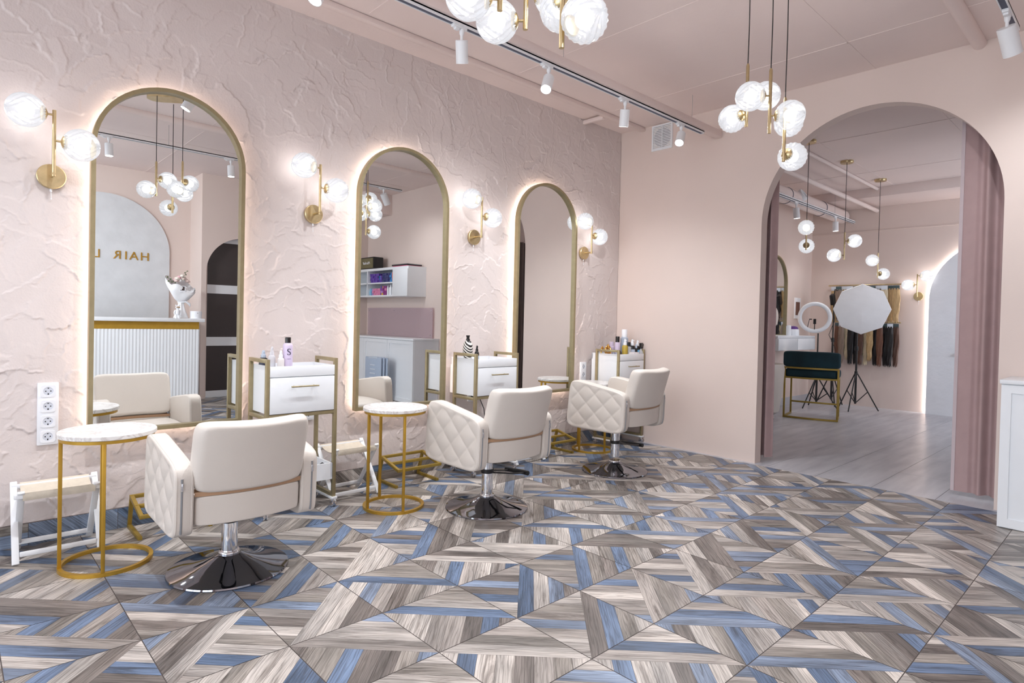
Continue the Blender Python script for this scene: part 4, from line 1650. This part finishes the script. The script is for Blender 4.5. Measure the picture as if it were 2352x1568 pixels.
# ------------------------------------------------------------------ white cabinet (right edge and in the middle mirror)
CX0, CX1, CY = 2.985, 4.845, -0.40
t = thing('base_cabinet', 'long white base cabinet at the right edge of the picture', 'cabinet', (CX0, CY, 0))
Wc = CX1-CX0
MB().span((0, 0.012, 0.0), (Wc, 0.395, 0.808)).build('carcass', WHITE, t)
MB().span((-0.006, -0.012, 0.808), (Wc, 0.397, 0.832), 0.003).build('worktop', WHITE, t)
for k in range(3):
    a, b_ = k*Wc/3+0.002, (k+1)*Wc/3-0.002
    mb = MB()
    mb.ring([(a, 0.006), (b_, 0.006), (b_, 0.803), (a, 0.803)], [(a+0.045, 0.055), (b_-0.045, 0.055), (b_-0.045, 0.758), (a+0.045, 0.758)],
            lambda x, z: (x, 0.012, z), lambda x, z: (x, -0.006, z))
    mb.span((a+0.045, 0.004, 0.055), (b_-0.045, 0.012, 0.758))
    mb.build('door', WHITE, t)
t = thing('splash_panel', 'clear acrylic splash panel screwed to the wall above the white cabinet', 'panel', (3.10, -0.03, 0.835))
MB().span((0, 0, 0), (1.69, 0.006, 0.405)).build('acrylic_sheet', glass_mat('mauve_acrylic', (232, 219, 223), 0.85, 0, 0.08), t)
for x in (0.04, 0.95, 1.65):
    for z in (0.04, 0.365):
        MB().lathe([(0.009, -0.022), (0.009, 0.008), (0.006, 0.011), (0, 0.011)], 14, (x, 0, z), (0, -1, 0)).build('standoff_screw', CHROME, t)

# ------------------------------------------------------------------ wall shelf unit (seen in the middle mirror)
SX0, SX1, SY, SZ0, SZ1 = 3.31, 4.83, -0.285, 1.39, 1.80
t = thing('wall_shelf', 'white wall shelf unit with open compartments, seen in the middle mirror', 'shelf', (SX0, SY, SZ0))
hz, wx, dp_ = SZ1-SZ0, SX1-SX0, -SY
mb = MB()
mb.span((0, 0, 0), (wx, dp_, 0.02))
mb.span((0, 0, hz-0.035), (wx, dp_, hz))
mb.span((0, 0, 0.02), (0.018, dp_, hz-0.035))
mb.span((wx-0.018, 0, 0.02), (wx, dp_, hz-0.035))
mb.span((0.365, 0, 0.02), (0.385, dp_, hz-0.035))
mb.span((1.06, 0, 0.02), (1.078, dp_, hz-0.035))
mb.span((0.385, 0, 0.185), (wx-0.018, dp_, 0.203))
mb.span((0.018, dp_-0.008, 0.02), (wx-0.018, dp_, hz-0.035))
mb.build('carcass', WHITE, t)
MB().span((0.0, -0.016, 0.0), (0.366, 0.0, hz-0.038), 0.001).build('door', WHITE, t)
BX = {}


def dye_box(kind, rgb):
    m_ = mat(kind+'_dye_box', rgb, 0.4, var=0.16, vscale=55)
    mb = MB().box((0, 0.06, 0.0165), (0.038, 0.11, 0.033), 0.001)
    o = mb.build('dye_box', m_)
    COL.objects.unlink(o)
    BX[kind] = o


for kk, rgb in (('violet', (104, 72, 168)), ('indigo', (62, 66, 120)), ('blue', (60, 140, 206)), ('orange', (226, 84, 46)), ('pink', (222, 140, 176)),
                ('yellow', (226, 184, 74)), ('plum', (150, 70, 140)), ('skyblue', (140, 196, 226)), ('lilac', (186, 150, 206))):
    dye_box(kk, rgb)
x = SX0+0.392
cols_u = ['orange', 'orange', 'blue', 'indigo', 'indigo', 'indigo', 'indigo', 'indigo', 'violet', 'violet', 'violet', 'violet', 'violet', 'violet', 'violet', 'violet']
rnd = random.Random(3)
for ci, kk in enumerate(cols_u):
    nb = 4 if ci < 7 else 4
    nb = 3 if 8 <= ci < 10 else nb
    for r_ in range(nb):
        kd = kk if rnd.random() > 0.12 else rnd.choice(['indigo', 'violet', 'blue'] if ci > 1 else ['orange', 'blue'])
        o = BX[kd].copy()
        COL.objects.link(o)
        o.location = (SX0+0.408+ci*0.0408, SY+0.02+rnd.uniform(0, 0.02), SZ0+0.2035+r_*0.0336)
        tag(o, '%s hair dye box stacked in the upper compartment of the wall shelf' % kd, 'box', '%s dye boxes, upper compartment' % kd)
cols_l = ['plum', 'plum', 'yellow', 'violet', 'pink', 'pink', 'pink', 'pink', 'pink', 'lilac', 'skyblue']
for ci, kk in enumerate(cols_l):
    for r_ in range(4 if ci < 4 else 3):
        kd = kk if rnd.random() > 0.2 else rnd.choice(['pink', 'lilac', 'plum'])
        o = BX[kd].copy()
        COL.objects.link(o)
        o.location = (SX0+0.62+ci*0.0408, SY+0.02+rnd.uniform(0, 0.02), SZ0+0.0205+r_*0.0336)
        tag(o, '%s hair dye box stacked in the lower compartment of the wall shelf' % kd, 'box', '%s dye boxes, lower compartment' % kd)
for k in range(5):
    o = bottle('white hair dye tube standing upright in the lower compartment of the wall shelf', (SX0+0.415+k*0.037, SY+0.04+0.01*(k % 2), SZ0+0.0205), 0.125+0.012*(k % 3), 0.014,
               PLASTIC, PLASTIC, 'tube', name='dye_tube', group='white dye tubes, lower compartment')
    o['category'] = 'tube'
# speaker on the shelf
t = thing('speaker', 'black retro loudspeaker with olive grille on top of the wall shelf', 'speaker', (4.40, -0.255, SZ1))
MB().span((-0.13, 0.006, 0.0), (0.24, 0.17, 0.185), 0.010).build('cabinet', BLACK, t)
MB().span((-0.115, 0.0, 0.018), (0.228, 0.010, 0.168), 0.002).build('grille', mat('olive_grille', (118, 110, 80), 0.8, bump=0.3, bscale=600), t)
text_mesh('Marshall', 0.058, PLASTIC, 'logo', t, (0.055, -0.0015, 0.095), (PI/2, 0, 0), 0.0012, 0.35)
tag(MB().box((0, 0, 0.007), (0.36, 0.22, 0.014), 0.003).build('folder', C_('hot_pink_folder', (236, 110, 150))), 'pink folder under the closed laptop on the wall shelf', 'folder').location = (3.56, -0.15, SZ1)
t = thing('laptop', 'closed black and silver laptop lying on the pink folder', 'laptop', (3.56, -0.15, SZ1+0.014))
MB().span((-0.19, -0.12, 0.0), (0.19, 0.12, 0.014), 0.003).build('keyboard_half', BLACK, t)
MB().span((-0.19, -0.12, 0.0145), (0.19, 0.12, 0.024), 0.003).build('lid', mat('silver_lid', (190, 190, 194), 0.3, 0.8), t)

# ------------------------------------------------------------------ folding plastic steps in front of the white cabinet (mirror)
M_STEP = C_('blue_grey_plastic', (176, 190, 210), 0.4)
t0 = thing('folding_step', 'blue-grey folded plastic step stool, front one leaning against the white cabinet', 'step stool', (3.62, -0.60, 0), 0.0, 'folded plastic step stools')
tl = Matrix.Rotation(-0.14, 4, 'X')
mb = MB()
mb.box((0, 0, 0.29), (0.40, 0.022, 0.56), 0.02, None)
mb.build('panel', M_STEP, t0)
mb = MB()
for k in range(4):
    mb.box((0, -0.013, 0.30+0.055*k), (0.15-0.01*k, 0.006, 0.018), 0.003)
mb.build('grip_ribs', C_('pale_plastic', (206, 214, 226)), t0)
MB().box((0, 0, 0.562), (0.22, 0.026, 0.028), 0.006).build('handle', C_('pale_plastic_edge', (198, 208, 222)), t0)
dup(t0, 'blue-grey folded plastic step stool, second of the leaning stack', (3.60, -0.565, 0))
dup(t0, 'blue-grey folded plastic step stool, rearmost of the leaning stack', (3.58, -0.53, 0))

# ------------------------------------------------------------------ reception (seen in the nearest mirror)
struct(MB().prism(arch(1.425, 2.575, 36), lambda a, b: (0.0, a, b), lambda a, b: (-0.03, a, b)).build('trim_11', GREYPLASTER, None, loc=(XREC, -3.335, 0)))
t = thing('wall_sign', 'gold HAIR L lettering on the pale grey arch behind the reception desk', 'sign', (XREC, -3.335, 0))
for s_, y in (('H', -2.905), ('A', -3.025), ('I', -3.11), ('R', -3.20), ('L', -3.41)):
    text_mesh(s_, 0.150, mat('gold_letter', (196, 152, 62), 0.3, 0.7), 'letter', t, (-0.034, y+3.335, 1.80), (PI/2, 0, -PI/2), 0.006)
t = thing('reception_desk', 'white fluted reception desk with gold band, seen in the nearest mirror', 'desk', (4.35, -2.475, 0))
mb = MB()
yy = [-(k*0.0085) for k in range(int(2.2/0.0085)+1)]
mb.grid(lambda y, z: (0.02-0.007*abs(math.sin(PI*y/0.034)), y-0.05, z), yy, [0.0, 0.905])
mb.span((0.02, -2.25, 0.0), (0.55, -0.05, 0.905))
mb.build('fluted_front', WHITE, t, smooth=80)
MB().span((0.015, -2.25, 0.905), (0.56, -0.055, 0.992)).build('gold_band', GOLDP, t)
MB().span((-0.02, -2.28, 0.992), (0.62, 0.0, 1.032), 0.002).build('desktop', WHITE, t)
# bouquet
t = thing('bouquet', 'white paper-wrapped bouquet of pale roses standing on the reception desk', 'flowers', (4.52, -2.69, 1.032))
M_PAPER = C_('white_wrapping', (240, 240, 242), 0.6)
mb = MB()
for sc_ in (1.0, 0.96):
    def pf(u, v, sc_=sc_):
        rr = (0.03+0.125*min(1, v*1.4)**0.7)*sc_
        rr *= 1+0.10*math.sin(5*u+v*2)*v
        z = 0.19+v*(0.22+0.08*math.sin(u*1.0+2.2)+0.03*math.sin(4*u))
        return (rr*math.cos(u)*0.9, rr*math.sin(u), z)
    mb.grid(pf, [2*PI*k/40 for k in range(41)], [k/8 for k in range(9)])
mb.build('wrapping', M_PAPER, t)
mb = MB()
mb.grid(lambda u, v: ((0.03+0.045*(1-v)**1.5)*(1+0.12*math.sin(6*u))*math.cos(u), (0.03+0.05*(1-v)**1.5)*(1+0.12*math.sin(6*u))*math.sin(u), 0.005+v*0.19),
        [2*PI*k/36 for k in range(37)], [k/6 for k in range(7)])
mb.build('skirt', M_PAPER, t)
mb = MB()
mb.tube([(0.032*math.cos(q), 0.034*math.sin(q), 0.19) for q in [2*PI*k/20 for k in range(20)]], 0.006, 8, closed=True)
mb.tube([(-0.035, 0, 0.19), (-0.05, 0.04, 0.20), (-0.05, 0.08, 0.17), (-0.04, 0.09, 0.14)], [0.005, 0.012, 0.014, 0.004], 8)
mb.build('ribbon', C_('white_satin', (232, 234, 238), 0.3), t)
rnd = random.Random(4)
M_ROSE = [C_('blush_petals', (238, 214, 208), 0.7), C_('cream_petals', (240, 232, 222), 0.7), C_('pink_petals', (240, 196, 204), 0.7)]
for k in range(13):
    a = rnd.uniform(0, 2*PI)
    rr = 0.095*math.sqrt(rnd.random())
    c = (rr*math.cos(a), rr*math.sin(a), 0.425+0.05*rnd.random()+0.06*(1-rr/0.095))
    mb = MB()
    for q in range(7):
        an = q*2.4
        r0 = 0.008+0.003*q
        mb.sphere((c[0]+r0*math.cos(an)*0.6, c[1]+r0*math.sin(an)*0.6, c[2]-0.002*q), 0.017, 10, 7, (1, 1, 0.8)) if q else mb.sphere(c, 0.016, 10, 7)
    mb.build('rose', M_ROSE[k % 3], t)
M_LEAF = C_('green_leaves', (92, 112, 76), 0.6)
for (y0, z0, dy, dz) in ((-0.10, 0.44, -0.06, 0.05), (0.02, 0.48, 0.03, 0.09), (-0.08, 0.42, -0.07, 0.02)):
    mb = MB().tube([(-0.02, y0, z0), (-0.02, y0+dy, z0+dz)], 0.002, 6)
    for q in range(5):
        f = q/4
        mb.sphere((-0.02, y0+dy*f+0.010*(-1)**q, z0+dz*f), 0.009, 8, 6, (0.3, 1, 0.7))
    mb.build('leaf_sprig', M_LEAF, t)
card = MB().box((-0.128, -0.02, 0.345), (0.003, 0.062, 0.075)).build('photo_card', PLASTIC, t)
MB().box((-0.130, -0.02, 0.352), (0.002, 0.046, 0.046)).build('picture', C_('dark_photo', (70, 56, 58), 0.4), card)
# figurine and box
t = thing('figurine', 'small white bear-like figurine with gold glasses beside the bouquet', 'figurine', (4.40, -2.755, 1.032))
mb = MB()
for s_ in (-1, 1):
    mb.tube([(0, s_*0.015, 0.0), (0, s_*0.014, 0.05)], [0.012, 0.010], 12)
    mb.tube([(0, s_*0.024, 0.095), (-0.004, s_*0.036, 0.07), (-0.006, s_*0.034, 0.045)], [0.009, 0.008, 0.007], 10)
    mb.sphere((0, s_*0.017, 0.152), 0.009, 10, 8)
mb.lathe([(0, 0.042), (0.022, 0.044), (0.027, 0.065), (0.022, 0.095), (0.012, 0.108), (0, 0.11)], 18)
mb.sphere((0, 0, 0.128), 0.023, 16, 12)
mb.build('body', PLASTIC, t)
MB().box((-0.022, 0, 0.131), (0.006, 0.04, 0.010), 0.002).build('glasses', GOLDSH, t)
t = thing('gift_box', 'round white box on the reception desk in front of the bouquet', 'box', (4.44, -2.545, 1.032))
MB().lathe([(0, 0), (0.062, 0), (0.062, 0.038), (0, 0.038)], 36).build('box_body', PLASTIC, t)
MB().lathe([(0, 0.0385), (0.064, 0.0385), (0.064, 0.086), (0.061, 0.089), (0, 0.089)], 36).build('lid', PLASTIC, t)
MB().box((-0.064, 0.0, 0.064), (0.003, 0.012, 0.012), 0, Matrix.Rotation(PI/4, 4, 'X')).build('emblem', C_('grey_emblem', (190, 190, 196)), t)

# sliding door behind the small arch
t = struct(bpy.data.objects.new('door_1', None))
COL.objects.link(t)
t.location = (XR+0.115, DC-0.02, 0)
mb = MB()
zr = [0.0, 0.085, 0.675, 0.79, 1.36, 1.475, 2.055, 2.2]
for a, b_ in ((-0.488, -0.41), (0.41, 0.52)):
    mb.span((0, a, 0.005), (0.035, b_, 2.2))
for a, b_ in ((0.005, 0.085), (0.675, 0.79), (1.36, 1.475), (2.045, 2.2)):
    mb.span((0, -0.41, a), (0.035, 0.41, b_))
mb.build('door_frame', WHITE, t)
for a, b_ in ((0.085, 0.675), (0.79, 1.36), (1.475, 2.045)):
    MB().span((0.010, -0.41, a), (0.022, 0.41, b_)).build('door_panel', DARKFAB, t)
MB().span((-0.003, -0.445, 0.98), (0.001, -0.418, 1.14), 0.001).build('recessed_handle', mat('dark_bronze', (128, 112, 100), 0.3, 0.8), t)

# ------------------------------------------------------------------ back room
make_mirror('arched gold-framed mirror above the desk in the back room', 3.37, 0.975, 0.72, 1.08, 'back room mirror')
t = thing('wall_desk', 'white wall-mounted drawer desk in the back room behind the teal chair', 'desk', (0.0, 2.70, 0.80))
MB().span((0, 0, 0.0), (0.40, 1.16, 0.155), 0.002).build('drawer_box', WHITE, t)
MB().span((0, -0.005, 0.157), (0.405, 1.165, 0.185), 0.002).build('desktop', WHITE, t)
for k in range(2):
    MB().span((0.4, k*0.58+0.004, 0.006), (0.412, k*0.58+0.576, 0.148), 0.001).build('drawer_front', WHITE, t)
t = thing('uv_lamp', 'small white and purple nail lamp on the back room desk', 'nail lamp', (0.24, 3.55, 0.985))
MB().lathe([(0, 0), (0.072, 0), (0.075, 0.01), (0.072, 0.075), (0.066, 0.085), (0, 0.085)], 28).build('housing', PLASTIC, t)
MB().lathe([(0.066, 0.085), (0.055, 0.112), (0.03, 0.125), (0, 0.128)], 28).build('dome', C_('purple_top', (96, 52, 132), 0.3), t)
o = tag(MB().lathe([(0, 0), (0.03, 0), (0.03, 0.12), (0.022, 0.135), (0, 0.135)], 20).build('jar', PLASTIC), 'tall white jar left of the nail lamp on the back room desk', 'jar')
o.location = (0.25, 3.38, 0.985)
# cream tub chair tucked under the desk
t = thing('tub_chair', 'cream tub chair tucked under the back room desk, mostly behind the curtain', 'chair', (0.315, 2.36, 0))
mb = MB()
mb.lathe([(0.20, 0.06), (0.25, 0.10), (0.285, 0.35), (0.30, 0.60), (0.285, 0.66), (0.26, 0.62), (0.24, 0.44), (0, 0.42)], 32)
mb.build('shell', LEATHER, t)
MB().lathe([(0, 0), (0.2, 0), (0.2, 0.02), (0.03, 0.03), (0.03, 0.08), (0, 0.08)], 28).build('base', CHROME, t)

# teal bar chair
t = thing('bar_chair', 'teal velvet bar chair with square gold frame in the back room', 'chair', (0.715, 3.0, 0), math.radians(104))
# local: +x is the front; back edge at -x
hw, p = 0.298, 0.020
fr_ = MB()
for sy in (-1, 1):
    fr_.bar((-0.20, sy*(hw-0.01), 0.0), (-0.20, sy*(hw-0.01), 0.62), p, p, 0.001)
    fr_.bar((0.20, sy*(hw-0.03), 0.0), (0.20, sy*(hw-0.03), 0.50), p, p, 0.001)
    fr_.bar((-0.20, sy*(hw-0.01), 0.012), (0.20, sy*(hw-0.03), 0.012), p, p, 0.001)
    fr_.bar((-0.20, sy*(hw-0.01), 0.49), (0.20, sy*(hw-0.03), 0.49), p, p, 0.001)
fr_.bar((0.20, -hw+0.03, 0.16), (0.20, hw-0.03, 0.16), p, p, 0.001)


def bow(z, x0=-0.20, d=0.035):
    return [(x0-d*math.cos(PI/2*q), q*(hw-0.01), z) for q in [k/12-1 for k in range(25)]]


for z in (0.012, 0.61, 0.49):
    pts = bow(z)
    for a, b_ in zip(pts, pts[1:]):
        fr_.bar(a, b_, p, p, 0)
fr_.build('frame', GOLDF, t)


def bc(x, y):
    return (-0.205-0.035*math.cos(PI/2*x)+0.03, x*(hw+0.012), 0.712+y*0.098), (-1, 0, 0.1)


pillow(MB0 := MB(), bc, 0.10, 0.22, 0.085, 16, 8, 3, 8)
MB0.build('backrest', VELVET, t, weld=True)
pillow(MB0 := MB(), lambda x, y: ((0.0+x*0.22, y*(hw-0.005), 0.545), (0, 0, 1)), 0.12, 0.12, 0.10, 10, 10, 3, 8)
MB0.build('seat', VELVET, t, weld=True)


def tripod(parent, z_hub, spread, rot=0.0, m=BLACK, z_top=1.2):
    MB().tube([(0, 0, 0.09), (0, 0, z_top*0.62)], 0.013, 12).build('lower_tube', m, parent)
    MB().tube([(0, 0, z_top*0.6), (0, 0, z_top)], 0.009, 12).build('upper_tube', m, parent)
    MB().lathe([(0.02, -0.03), (0.022, 0), (0.02, 0.03)], 14, (0, 0, z_top*0.62)).build('collar', m, parent)
    MB().lathe([(0.02, -0.025), (0.02, 0.025)], 14, (0, 0, z_hub)).build('leg_hub', m, parent)
    for k in range(3):
        a = rot+k*2*PI/3
        c, s_ = math.cos(a), math.sin(a)
        mb = MB().tube([(0.015*c, 0.015*s_, z_hub), (spread*c, spread*s_, 0.008)], 0.008, 10)
        mb.tube([(0.012*c, 0.012*s_, 0.11), (spread*0.52*c, spread*0.52*s_, z_hub*0.5+0.004)], 0.006, 8)
        mb.build('leg', m, parent)


t = thing('softbox_light', 'white octagonal softbox studio light on a black tripod', 'studio light', (0.83, 4.17, 0), 0)
tripod(t, 0.50, 0.28, 0.55, BLACK, 1.34)
oct_ = [(0.335*math.cos(PI/8*0+2*PI*k/8+PI/2), 0.335*math.sin(2*PI*k/8+PI/2)) for k in range(8)]
mb = MB()
fwd_s = Vector((0.33, -0.93, -0.16)).normalized()
rgt_s = fwd_s.cross(Vector((0, 0, 1))).normalized()
ups_s = rgt_s.cross(fwd_s)
cc = Vector((0.075, -0.10, 1.352))
nd = 8
rows = []
for ri, (rr, dpt) in enumerate(((1.0, 0.0), (0.985, 0.012), (0.72, 0.035), (0.40, 0.05), (0.0, 0.056))):
    if rr == 0:
        rows.append([mb.bm.verts.new(cc+fwd_s*dpt)])
    else:
        rows.append([mb.bm.verts.new(cc+rgt_s*a*rr+ups_s*b_*rr+fwd_s*(dpt+0.008*math.sin(2.3*k+ri*1.7))) for k, (a, b_) in enumerate(oct_)])
back_r = [mb.bm.verts.new(cc+rgt_s*a*0.3+ups_s*b_*0.3-fwd_s*0.20) for a, b_ in oct_]
for k in range(8):
    k2 = (k+1) % 8
    for A, B in zip(rows[:-2], rows[1:-1]):
        mb.bm.faces.new((A[k], A[k2], B[k2], B[k]))
    mb.bm.faces.new((rows[-2][k], rows[-2][k2], rows[-1][0]))
    mb.bm.faces.new((rows[0][k2], rows[0][k], back_r[k], back_r[k2]))
mb.bm.faces.new(back_r)
mb.build('softbox', mat('white_diffuser', (246, 246, 248), 0.8, var=0.02, bump=0.3, bscale=8), t, smooth=12)
MB().tube([cc-fwd_s*0.20, cc-fwd_s*0.30], 0.04, 16).build('lamp_head', BLACK, t)

t = thing('ring_light', 'white ring light on a thin black tripod beside the wall desk', 'ring light', (0.42, 3.93, 0))
tripod(t, 0.42, 0.26, 0.2, BLACK, 1.02)
cc = Vector((-0.035, -0.04, 1.235))
fr2 = Vector((0.38, -0.92, 0)).normalized()
rg2 = fr2.cross(Vector((0, 0, 1))).normalized()
mb = MB()
n_ = 56
ringpts = [cc+rg2*0.185*math.cos(2*PI*k/n_)+Vector((0, 0, 0.185*math.sin(2*PI*k/n_))) for k in range(n_)]
mb.tube(ringpts, 0.027, 14, closed=True)
mb.build('ring', mat('white_ring_diffuser', (240, 242, 246), 0.4, var=0.0), t)
mb = MB()
mb.tube([cc+Vector((0, 0, -0.20)), cc+Vector((0, 0, -0.13))+fr2*0.02, cc+Vector((0, 0, -0.08))+fr2*0.02], 0.006, 8)
mb.box(cc+Vector((0.0, 0, -0.055))+fr2*0.02, (0.035, 0.012, 0.07), 0.003)
mb.tube([cc+rg2*0.09+Vector((0, 0, -0.16)), cc+rg2*0.065+Vector((0, 0, -0.03))], 0.004, 8)
mb.box(cc+rg2*0.05+Vector((0, 0, -0.025)), (0.035, 0.012, 0.014), 0.003)
mb.build('phone_clip', BLACK, t)

t = thing('light_stand', 'tall black studio light stand between the ring light and the softbox', 'light stand', (0.44, 4.42, 0))
tripod(t, 0.46, 0.20, 1.1, BLACK, 1.50)
mb = MB()
mb.box((-0.01, -0.02, 1.50), (0.05, 0.09, 0.15), 0.01, Matrix.Rotation(0.4, 4, 'X'))
mb.tube([(0, 0, 1.55), (0.02, -0.03, 1.64), (0.06, -0.05, 1.62)], 0.008, 8)
mb.build('lamp_bracket', BLACK, t)
MB().tube([(0.0, -0.01, 1.42), (0.03, -0.04, 1.2), (-0.04, -0.04, 1.0), (0.05, -0.03, 0.8), (0.0, -0.02, 0.5), (0.03, -0.03, 0.02)], 0.004, 8).build('cable', BLACK, t)

# LED-lit white arch panel
t = thing('arch_panel', 'large white arched wall panel with glowing LED edge in the back room', 'wall panel', (2.265, Y2, 0))
MB().prism(arch(1.5, 2.25, 40), lambda a, b: (a, -0.035, b), lambda a, b: (a, -0.075, b)).build('panel', mat('white_relief_plaster', (236, 238, 243), 0.6, var=0.03, vscale=5, bump=0.4, bscale=14), t)
o_, i_ = arch(1.49, 2.245, 40), arch(1.45, 2.225, 40)
MB().ring(o_, i_, lambda a, b: (a, -0.010, b), lambda a, b: (a, -0.034, b)).build('led_strip', LEDW, t)
for rr in (0.20, 0.155):
    MB().tube([(0.02+rr*math.cos(2*PI*k/40), -0.076, 1.80+rr*1.2*math.sin(2*PI*k/40)) for k in range(40)], 0.006, 8, closed=True).build('relief_ring', C_('relief_white', (206, 208, 216), 0.6), t)
o = tag(MB().lathe([(0, 0), (0.02, 0), (0.02, 0.05), (0, 0.05)], 14, (0, 0, 0), (0, -1, 0)).build('door_knob', BRONZE), 'small dark knob on the white arch panel beside the curtain', 'knob')
o.location = (1.845, Y2-0.075, 0.80)

# hair extension rails
for z, x0, x1, lb in ((1.712, 0.27, 1.20, 'upper gold rail of hair extensions on the back room wall'), (1.19, 0.33, 1.20, 'lower gold rail of hair extensions on the back room wall')):
    t = thing('wall_rail', lb, 'rail', (x0, Y2, z))
    MB().tube([(0, -0.06, 0), (x1-x0, -0.06, 0)], 0.009, 12).build('rod', BRASS, t)
    for x in (0.06, x1-x0-0.06):
        MB().tube([(x, -0.06, 0), (x, 0, 0)], 0.006, 8).build('bracket', BRASS, t)
HC = {k: mat(k+'_hair', c, 0.5, var=0.3, vscale=6, stretch=(30, 30, 1.5)) for k, c in (('blonde', (186, 156, 112)), ('black', (22, 18, 20)), ('brown', (86, 58, 46)),
      ('ash', (132, 112, 98)), ('chestnut', (108, 70, 52)), ('platinum', (206, 190, 160)))}
rnd = random.Random(12)
HK = [0]


def hair(kind, x, ztop, L, wd, wav, row):
    t = thing('hair_extension', '', 'hair extension', (x, Y2-0.052-0.034*(HK[0] % 2), ztop))
    HK[0] += 1
    mb = MB()
    n = 26
    fr = rnd.uniform(14, 22)
    ph = rnd.uniform(0, 6)

    def fn(u, v):
        z = -0.045-v*L
        w_ = wd*(0.92+0.25*math.sin(min(1, v*1.3)*PI)*1.0)*(1-0.22*max(0, v-0.75)/0.25)
        a = 2*PI*u
        off = wav*math.sin(v*fr+ph)*v
        return (w_*0.5*math.cos(a)+off, 0.014*math.sin(a)*(1+0.3*math.sin(5*a+v*9))+wav*0.5*math.cos(v*fr), z+0.02*math.sin(7*a)*max(0, v-0.85)/0.15)
    mb.grid(fn, [k/16 for k in range(17)], [k/n for k in range(n+1)])
    mb.build('hair', HC[kind], t, weld=True)
    MB().box((0, -0.008, -0.035), (wd*0.9, 0.004, 0.055), 0.001).build('card', CARD[rnd.random() < 0.4], t)
    MB().tube([(0, 0, -0.012), (0, -0.012, 0.002), (0, -0.006, 0.012), (0, 0.006, 0.008)], 0.0018, 6).build('hook', CHROME, t)
    return t


CARD = (C_('white_card', (214, 222, 232), 0.5), C_('dark_green_card', (64, 84, 88), 0.5))
top = ['blonde', 'ash', 'blonde', 'black', 'brown', 'platinum', 'black', 'chestnut', 'ash', 'platinum', 'blonde', 'blonde']
nth = ['first', 'second', 'third', 'fourth', 'fifth', 'sixth', 'seventh', 'eighth', 'ninth', 'tenth', 'eleventh', 'twelfth', 'thirteenth']
for k, kd in enumerate(top):
    o = hair(kd, 0.345+k*0.0725, 1.702, 0.42 if 0 < k < 10 else 0.46, 0.084, 0.004 if k % 3 else 0.010, 'upper')
    o['label'] = '%s hair extension, %s from the left on the upper wall rail' % (kd, nth[k])
low = ['chestnut', 'ash', 'platinum', 'black', 'black', 'brown', 'platinum', 'blonde', 'black', 'chestnut', 'black', 'black', 'brown']
for k, kd in enumerate(low):
    o = hair(kd, 0.405+k*0.0615, 1.18, 0.54 if k not in (2, 7) else 0.48, 0.074, 0.008 if kd in ('platinum', 'blonde') else 0.003, 'lower')
    o['label'] = '%s hair extension, %s from the left on the lower wall rail' % (kd, nth[k])
# framed notice beside the ring light
t = thing('poster', 'small white framed picture on the back room wall behind the ring light', 'picture', (0.0, 4.25, 1.22))
MB().span((0, -0.10, 0), (0.012, 0.10, 0.30), 0.002).build('frame', PLASTIC, t)
MB().span((0.012, -0.07, 0.05), (0.014, 0.07, 0.24)).build('print', C_('brown_print', (116, 78, 66), 0.6), t)
# ribbed ventilation duct
t = thing('air_duct', 'pink ribbed flexible air duct under the back room ceiling', 'air duct', (0.43, 0.12, 2.698))
prof = []
for k in range(277):
    prof.append((0.094+(0.004 if k % 2 else 0.0), k*0.0165))
MB().lathe(prof, 28, (0, 0, 0), (0, 1, 0)).build('flexible_tube', CEIL, t, smooth=80)
for y in (1.2, 2.6, 3.7):
    MB().tube([(0.099*math.cos(2*PI*k/28), y, 0.099*math.sin(2*PI*k/28)) for k in range(28)], 0.004, 6, closed=True).build('strap', GROOVE, t)
FI = math.radians(32)


def on_duct(a, b, d):
    return ((0.094+d)*math.cos(FI)-b*math.sin(FI), 2.93+a, (0.094+d)*math.sin(FI)+b*math.cos(FI))


mb = MB().ring([(0.075*math.cos(2*PI*k/28), 0.075*math.sin(2*PI*k/28)) for k in range(28)], [(0.055*math.cos(2*PI*k/28), 0.055*math.sin(2*PI*k/28)) for k in range(28)],
               lambda a, b: on_duct(a, b, -0.03), lambda a, b: on_duct(a, b, 0.020))
for k in range(9):
    z = -0.048+k*0.012
    hw_ = math.sqrt(max(0.0, 0.056**2-z*z))
    mb.prism([(-hw_, z-0.003), (hw_, z-0.003), (hw_, z+0.003), (-hw_, z+0.003)], lambda a, b: on_duct(a, b, 0.004), lambda a, b: on_duct(a, b, 0.012))
mb.build('round_grille', WHITEM, t)
# skirting of grey tile
struct(MB().span((0.0, 0.1, 0), (0.012, Y2, 0.10)).build('baseboard_left', TILEG))
